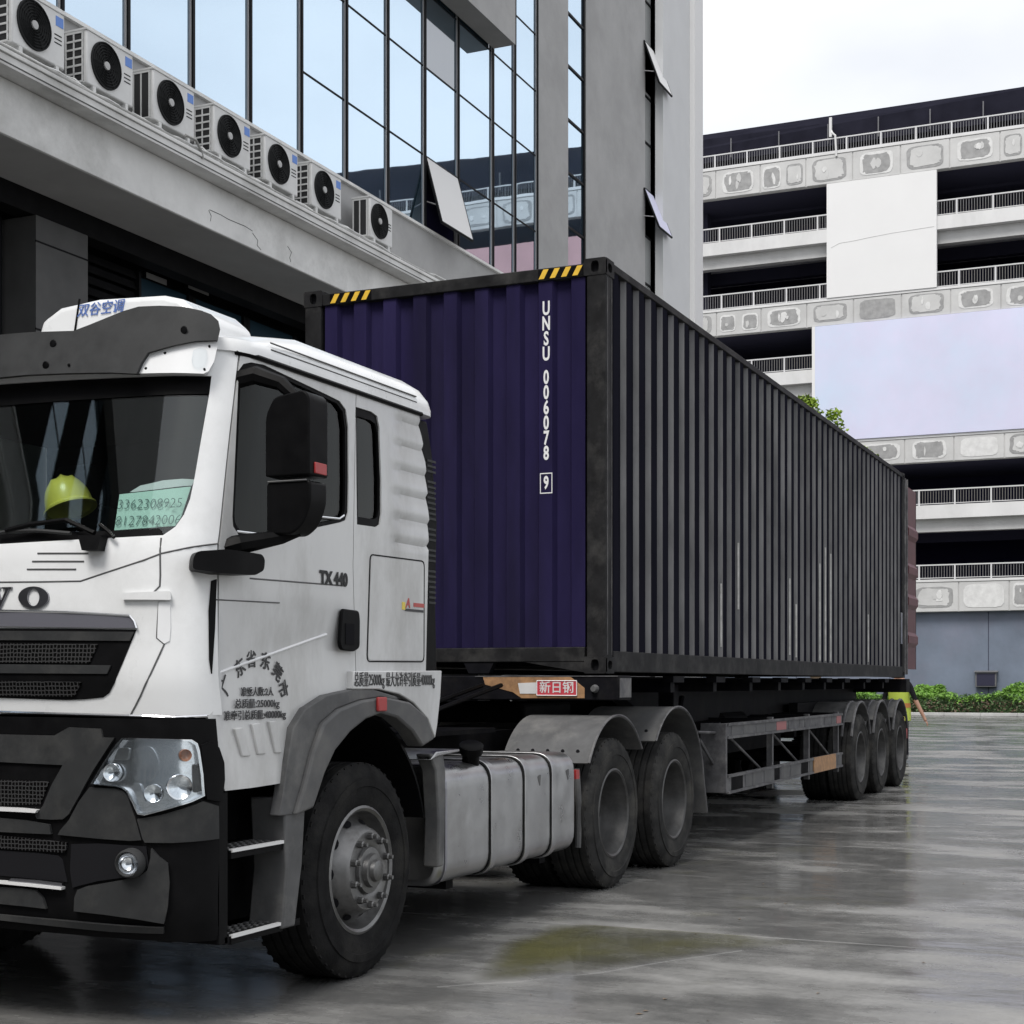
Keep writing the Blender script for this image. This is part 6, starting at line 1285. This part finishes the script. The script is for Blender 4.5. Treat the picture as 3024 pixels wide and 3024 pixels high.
# ================================================================ PERSON behind the trailer, reaching down and out with one arm
px_, py_ = 18.6, 1.18
per = thing('person', 'person in a yellow-green safety vest and dark trousers reaching down behind the trailer', 'person', (px_, py_, 0))
def skinmesh(name, m, verts, edges, radii, par, root=0, sub=2):
    me = bpy.data.meshes.new(name); me.from_pydata(verts, edges, []); o = bpy.data.objects.new(name, me); COL.objects.link(o)
    md = o.modifiers.new('skin', 'SKIN'); md.use_smooth_shade = True
    for i, r_ in enumerate(radii): me.skin_vertices[0].data[i].radius = r_ if hasattr(r_, '__len__') else (r_, r_)
    me.skin_vertices[0].data[root].use_root = True
    s = o.modifiers.new('sub', 'SUBSURF'); s.levels = sub; s.render_levels = sub; me.materials.append(MATS[m]); setpar(o, par); return o
if not bpy.data.meshes.new('probe').skin_vertices: pass
def figure():
    P = lambda x, y, z: (px_ + x, py_ + y, z)
    V = [P(0, .02, .92), P(-.02, 0, 1.10), P(-.05, -.02, 1.30), P(-.07, -.03, 1.44), P(-.10, -.02, 1.53), P(-.13, -.01, 1.62), P(-.13, -.01, 1.72),
         P(-.07, -.20, 1.40), P(-.08, -.30, 1.14), P(-.10, -.42, .90), P(-.105, -.47, .80), P(-.11, -.50, .73),
         P(-.07, .17, 1.40), P(-.02, .26, 1.14), P(-.14, .24, .92), P(-.17, .23, .84),
         P(0, -.10, .86), P(-.02, -.12, .48), P(.03, -.13, .10), P(-.11, -.14, .045),
         P(0, .12, .86), P(-.03, .14, .48), P(.03, .15, .10), P(-.11, .16, .045)]
    E_ = [(0, 1), (1, 2), (2, 3), (3, 4), (4, 5), (5, 6), (3, 7), (7, 8), (8, 9), (9, 10), (10, 11), (3, 12), (12, 13), (13, 14), (14, 15), (0, 16), (16, 17), (17, 18), (18, 19), (0, 20), (20, 21), (21, 22), (22, 23)]
    r_ = [(.11, .15), (.10, .14), (.11, .16), (.09, .12), .055, .088, .075, .062, .048, .038, .03, .034, .062, .048, .038, .03, .088, .062, .045, .04, .088, .062, .045, .04]
    return V, E_, r_
V_, E_, R_ = figure()
def withskin(name, m, V, E, Rd, par, root=0):
    me = bpy.data.meshes.new(name); me.from_pydata(V, E, []); o = bpy.data.objects.new(name, me); COL.objects.link(o)
    md = o.modifiers.new('skin', 'SKIN'); md.use_smooth_shade = True
    if not me.skin_vertices:
        bm = bmesh.new(); bm.from_mesh(me); bm.verts.layers.skin.verify(); bm.to_mesh(me); bm.free()
    for i, q in enumerate(Rd): me.skin_vertices[0].data[i].radius = q if hasattr(q, '__len__') else (q, q)
    me.skin_vertices[0].data[root].use_root = True
    s = o.modifiers.new('sub', 'SUBSURF'); s.levels = 2; s.render_levels = 2
    dg = bpy.context.evaluated_depsgraph_get(); dg.update(); m2_ = bpy.data.meshes.new_from_object(o.evaluated_get(dg)); bpy.data.objects.remove(o)
    return m2_
me = withskin('body', 'skin', V_, E_, R_, per)
for mm in ('skin', 'cloth_black', 'shoe'): me.materials.append(MATS[mm])
for p in me.polygons:
    c = p.center; arm = abs(c.y - py_) > .205 and c.z > .60
    p.material_index = 2 if c.z < .11 else (1 if (c.z < .98 and not arm) or (c.z < 1.47 and c.z > 1.12) or (not arm and c.z < 1.47) else 0)
body_o = bpy.data.objects.new('body', me); COL.objects.link(body_o); me.shade_smooth(); setpar(body_o, per)
# fingers and thumb of the reaching hand
hx, hy_, hz_ = px_ - .11, py_ - .50, .73
for k in range(4):
    o_ = (k - 1.5) * .018; part('finger', 'skin', lambda b: b.tube([(hx + o_, hy_, hz_), (hx + o_ * 1.2, hy_ - .025, hz_ - .035), (hx + o_ * 1.2, hy_ - .03, hz_ - (.075 + .008 * (k in (1, 2))))], [.010, .009, .006], 7), per)
part('finger', 'skin', lambda b: b.tube([(hx + .03, hy_ + .02, hz_ + .03), (hx + .05, hy_ - .01, hz_), (hx + .05, hy_ - .02, hz_ - .03)], [.011, .010, .007], 7), per)
for s in (-1, 1): part('ear', 'skin', lambda b: b.lathe([(-.008, 0), (-.006, .02), (.006, .024), (.008, 0)], (px_ - .12, py_ - .01 + s * .085, 1.655), 'y', 10), per)
part('nose', 'skin', lambda b: b.tube([(px_ - .205, py_ - .01, 1.675), (px_ - .235, py_ - .01, 1.645), (px_ - .205, py_ - .01, 1.635)], [.008, .014, .01], 7), per)
for s in (-1, 1): part('eye', 'interior', lambda b: b.lathe([(-.006, 0), (-.004, .010), (.002, .012)], (px_ - .212, py_ - .01 + s * .03, 1.682), 'x', 10), per)
part('mouth', 'maroon', lambda b: b.tube([(px_ - .205, py_ - .03, 1.607), (px_ - .212, py_ - .01, 1.606), (px_ - .205, py_ + .01, 1.607)], .005, 6), per)
part('hair', 'interior', lambda b: b.lathe([(.0, .097), (.03, .096), (.07, .075), (.085, .03), (.087, 0)], (px_ - .115, py_ - .01, 1.69), 'z', 20), per, smooth=60)
# vest: open tube over the torso
def vest(z0, z1, m, nm, g=0.):
    b = MB(); rows_ = [(.72, .165, .205), (.86, .165, .205), (1.0, .15, .195), (1.15, .145, .19), (1.3, .14, .195), (1.40, .12, .17), (1.46, .09, .12)]; n = 24; zz = np.linspace(z0, z1, 8)
    for z in zz:
        a = np.interp(z, [r[0] for r in rows_], [r[1] for r in rows_]) + g; c = np.interp(z, [r[0] for r in rows_], [r[2] for r in rows_]) + g; xo = np.interp(z, [.9, 1.46], [0, -.07])
        for i in range(n):
            t = 2 * math.pi * i / n; f_ = 1 + .03 * math.sin(5 * t + z * 9); b.v.append((px_ + xo + a * math.cos(t) * f_, py_ - .01 + c * math.sin(t) * f_, z))
    for j in range(len(zz) - 1):
        for i in range(n): b.f.append((j * n + i, j * n + (i + 1) % n, (j + 1) * n + (i + 1) % n, (j + 1) * n + i))
    return b.build(nm, m, per, smooth=70)
vest(.74, 1.45, 'vest', 'vest'); vest(.98, 1.06, 'vest_orange', 'vest_band', .006)
# handheld pale hose / strap end near the hand is too small to tell: left out

# ================================================================ grit and fallen leaves on the wet yard
rnd = random.Random(21); b = MB()
for _ in range(240):
    x = rnd.uniform(-6, 30); y = rnd.uniform(-6.5, -.4); s = rnd.uniform(.006, .02); a = rnd.uniform(0, 6.3); c, s_ = math.cos(a) * s, math.sin(a) * s
    b.add([(x - c, y - s_, .003), (x + s_ * .6, y - c * .6, .007), (x + c, y + s_, .004), (x - s_ * .6, y + c * .6, .006)], [(0, 1, 2, 3)])
tag(b.build('fallen_leaves', 'leaf_red'), 'tiny bits of leaf and grit scattered over the wet concrete yard', 'litter', kind='stuff')
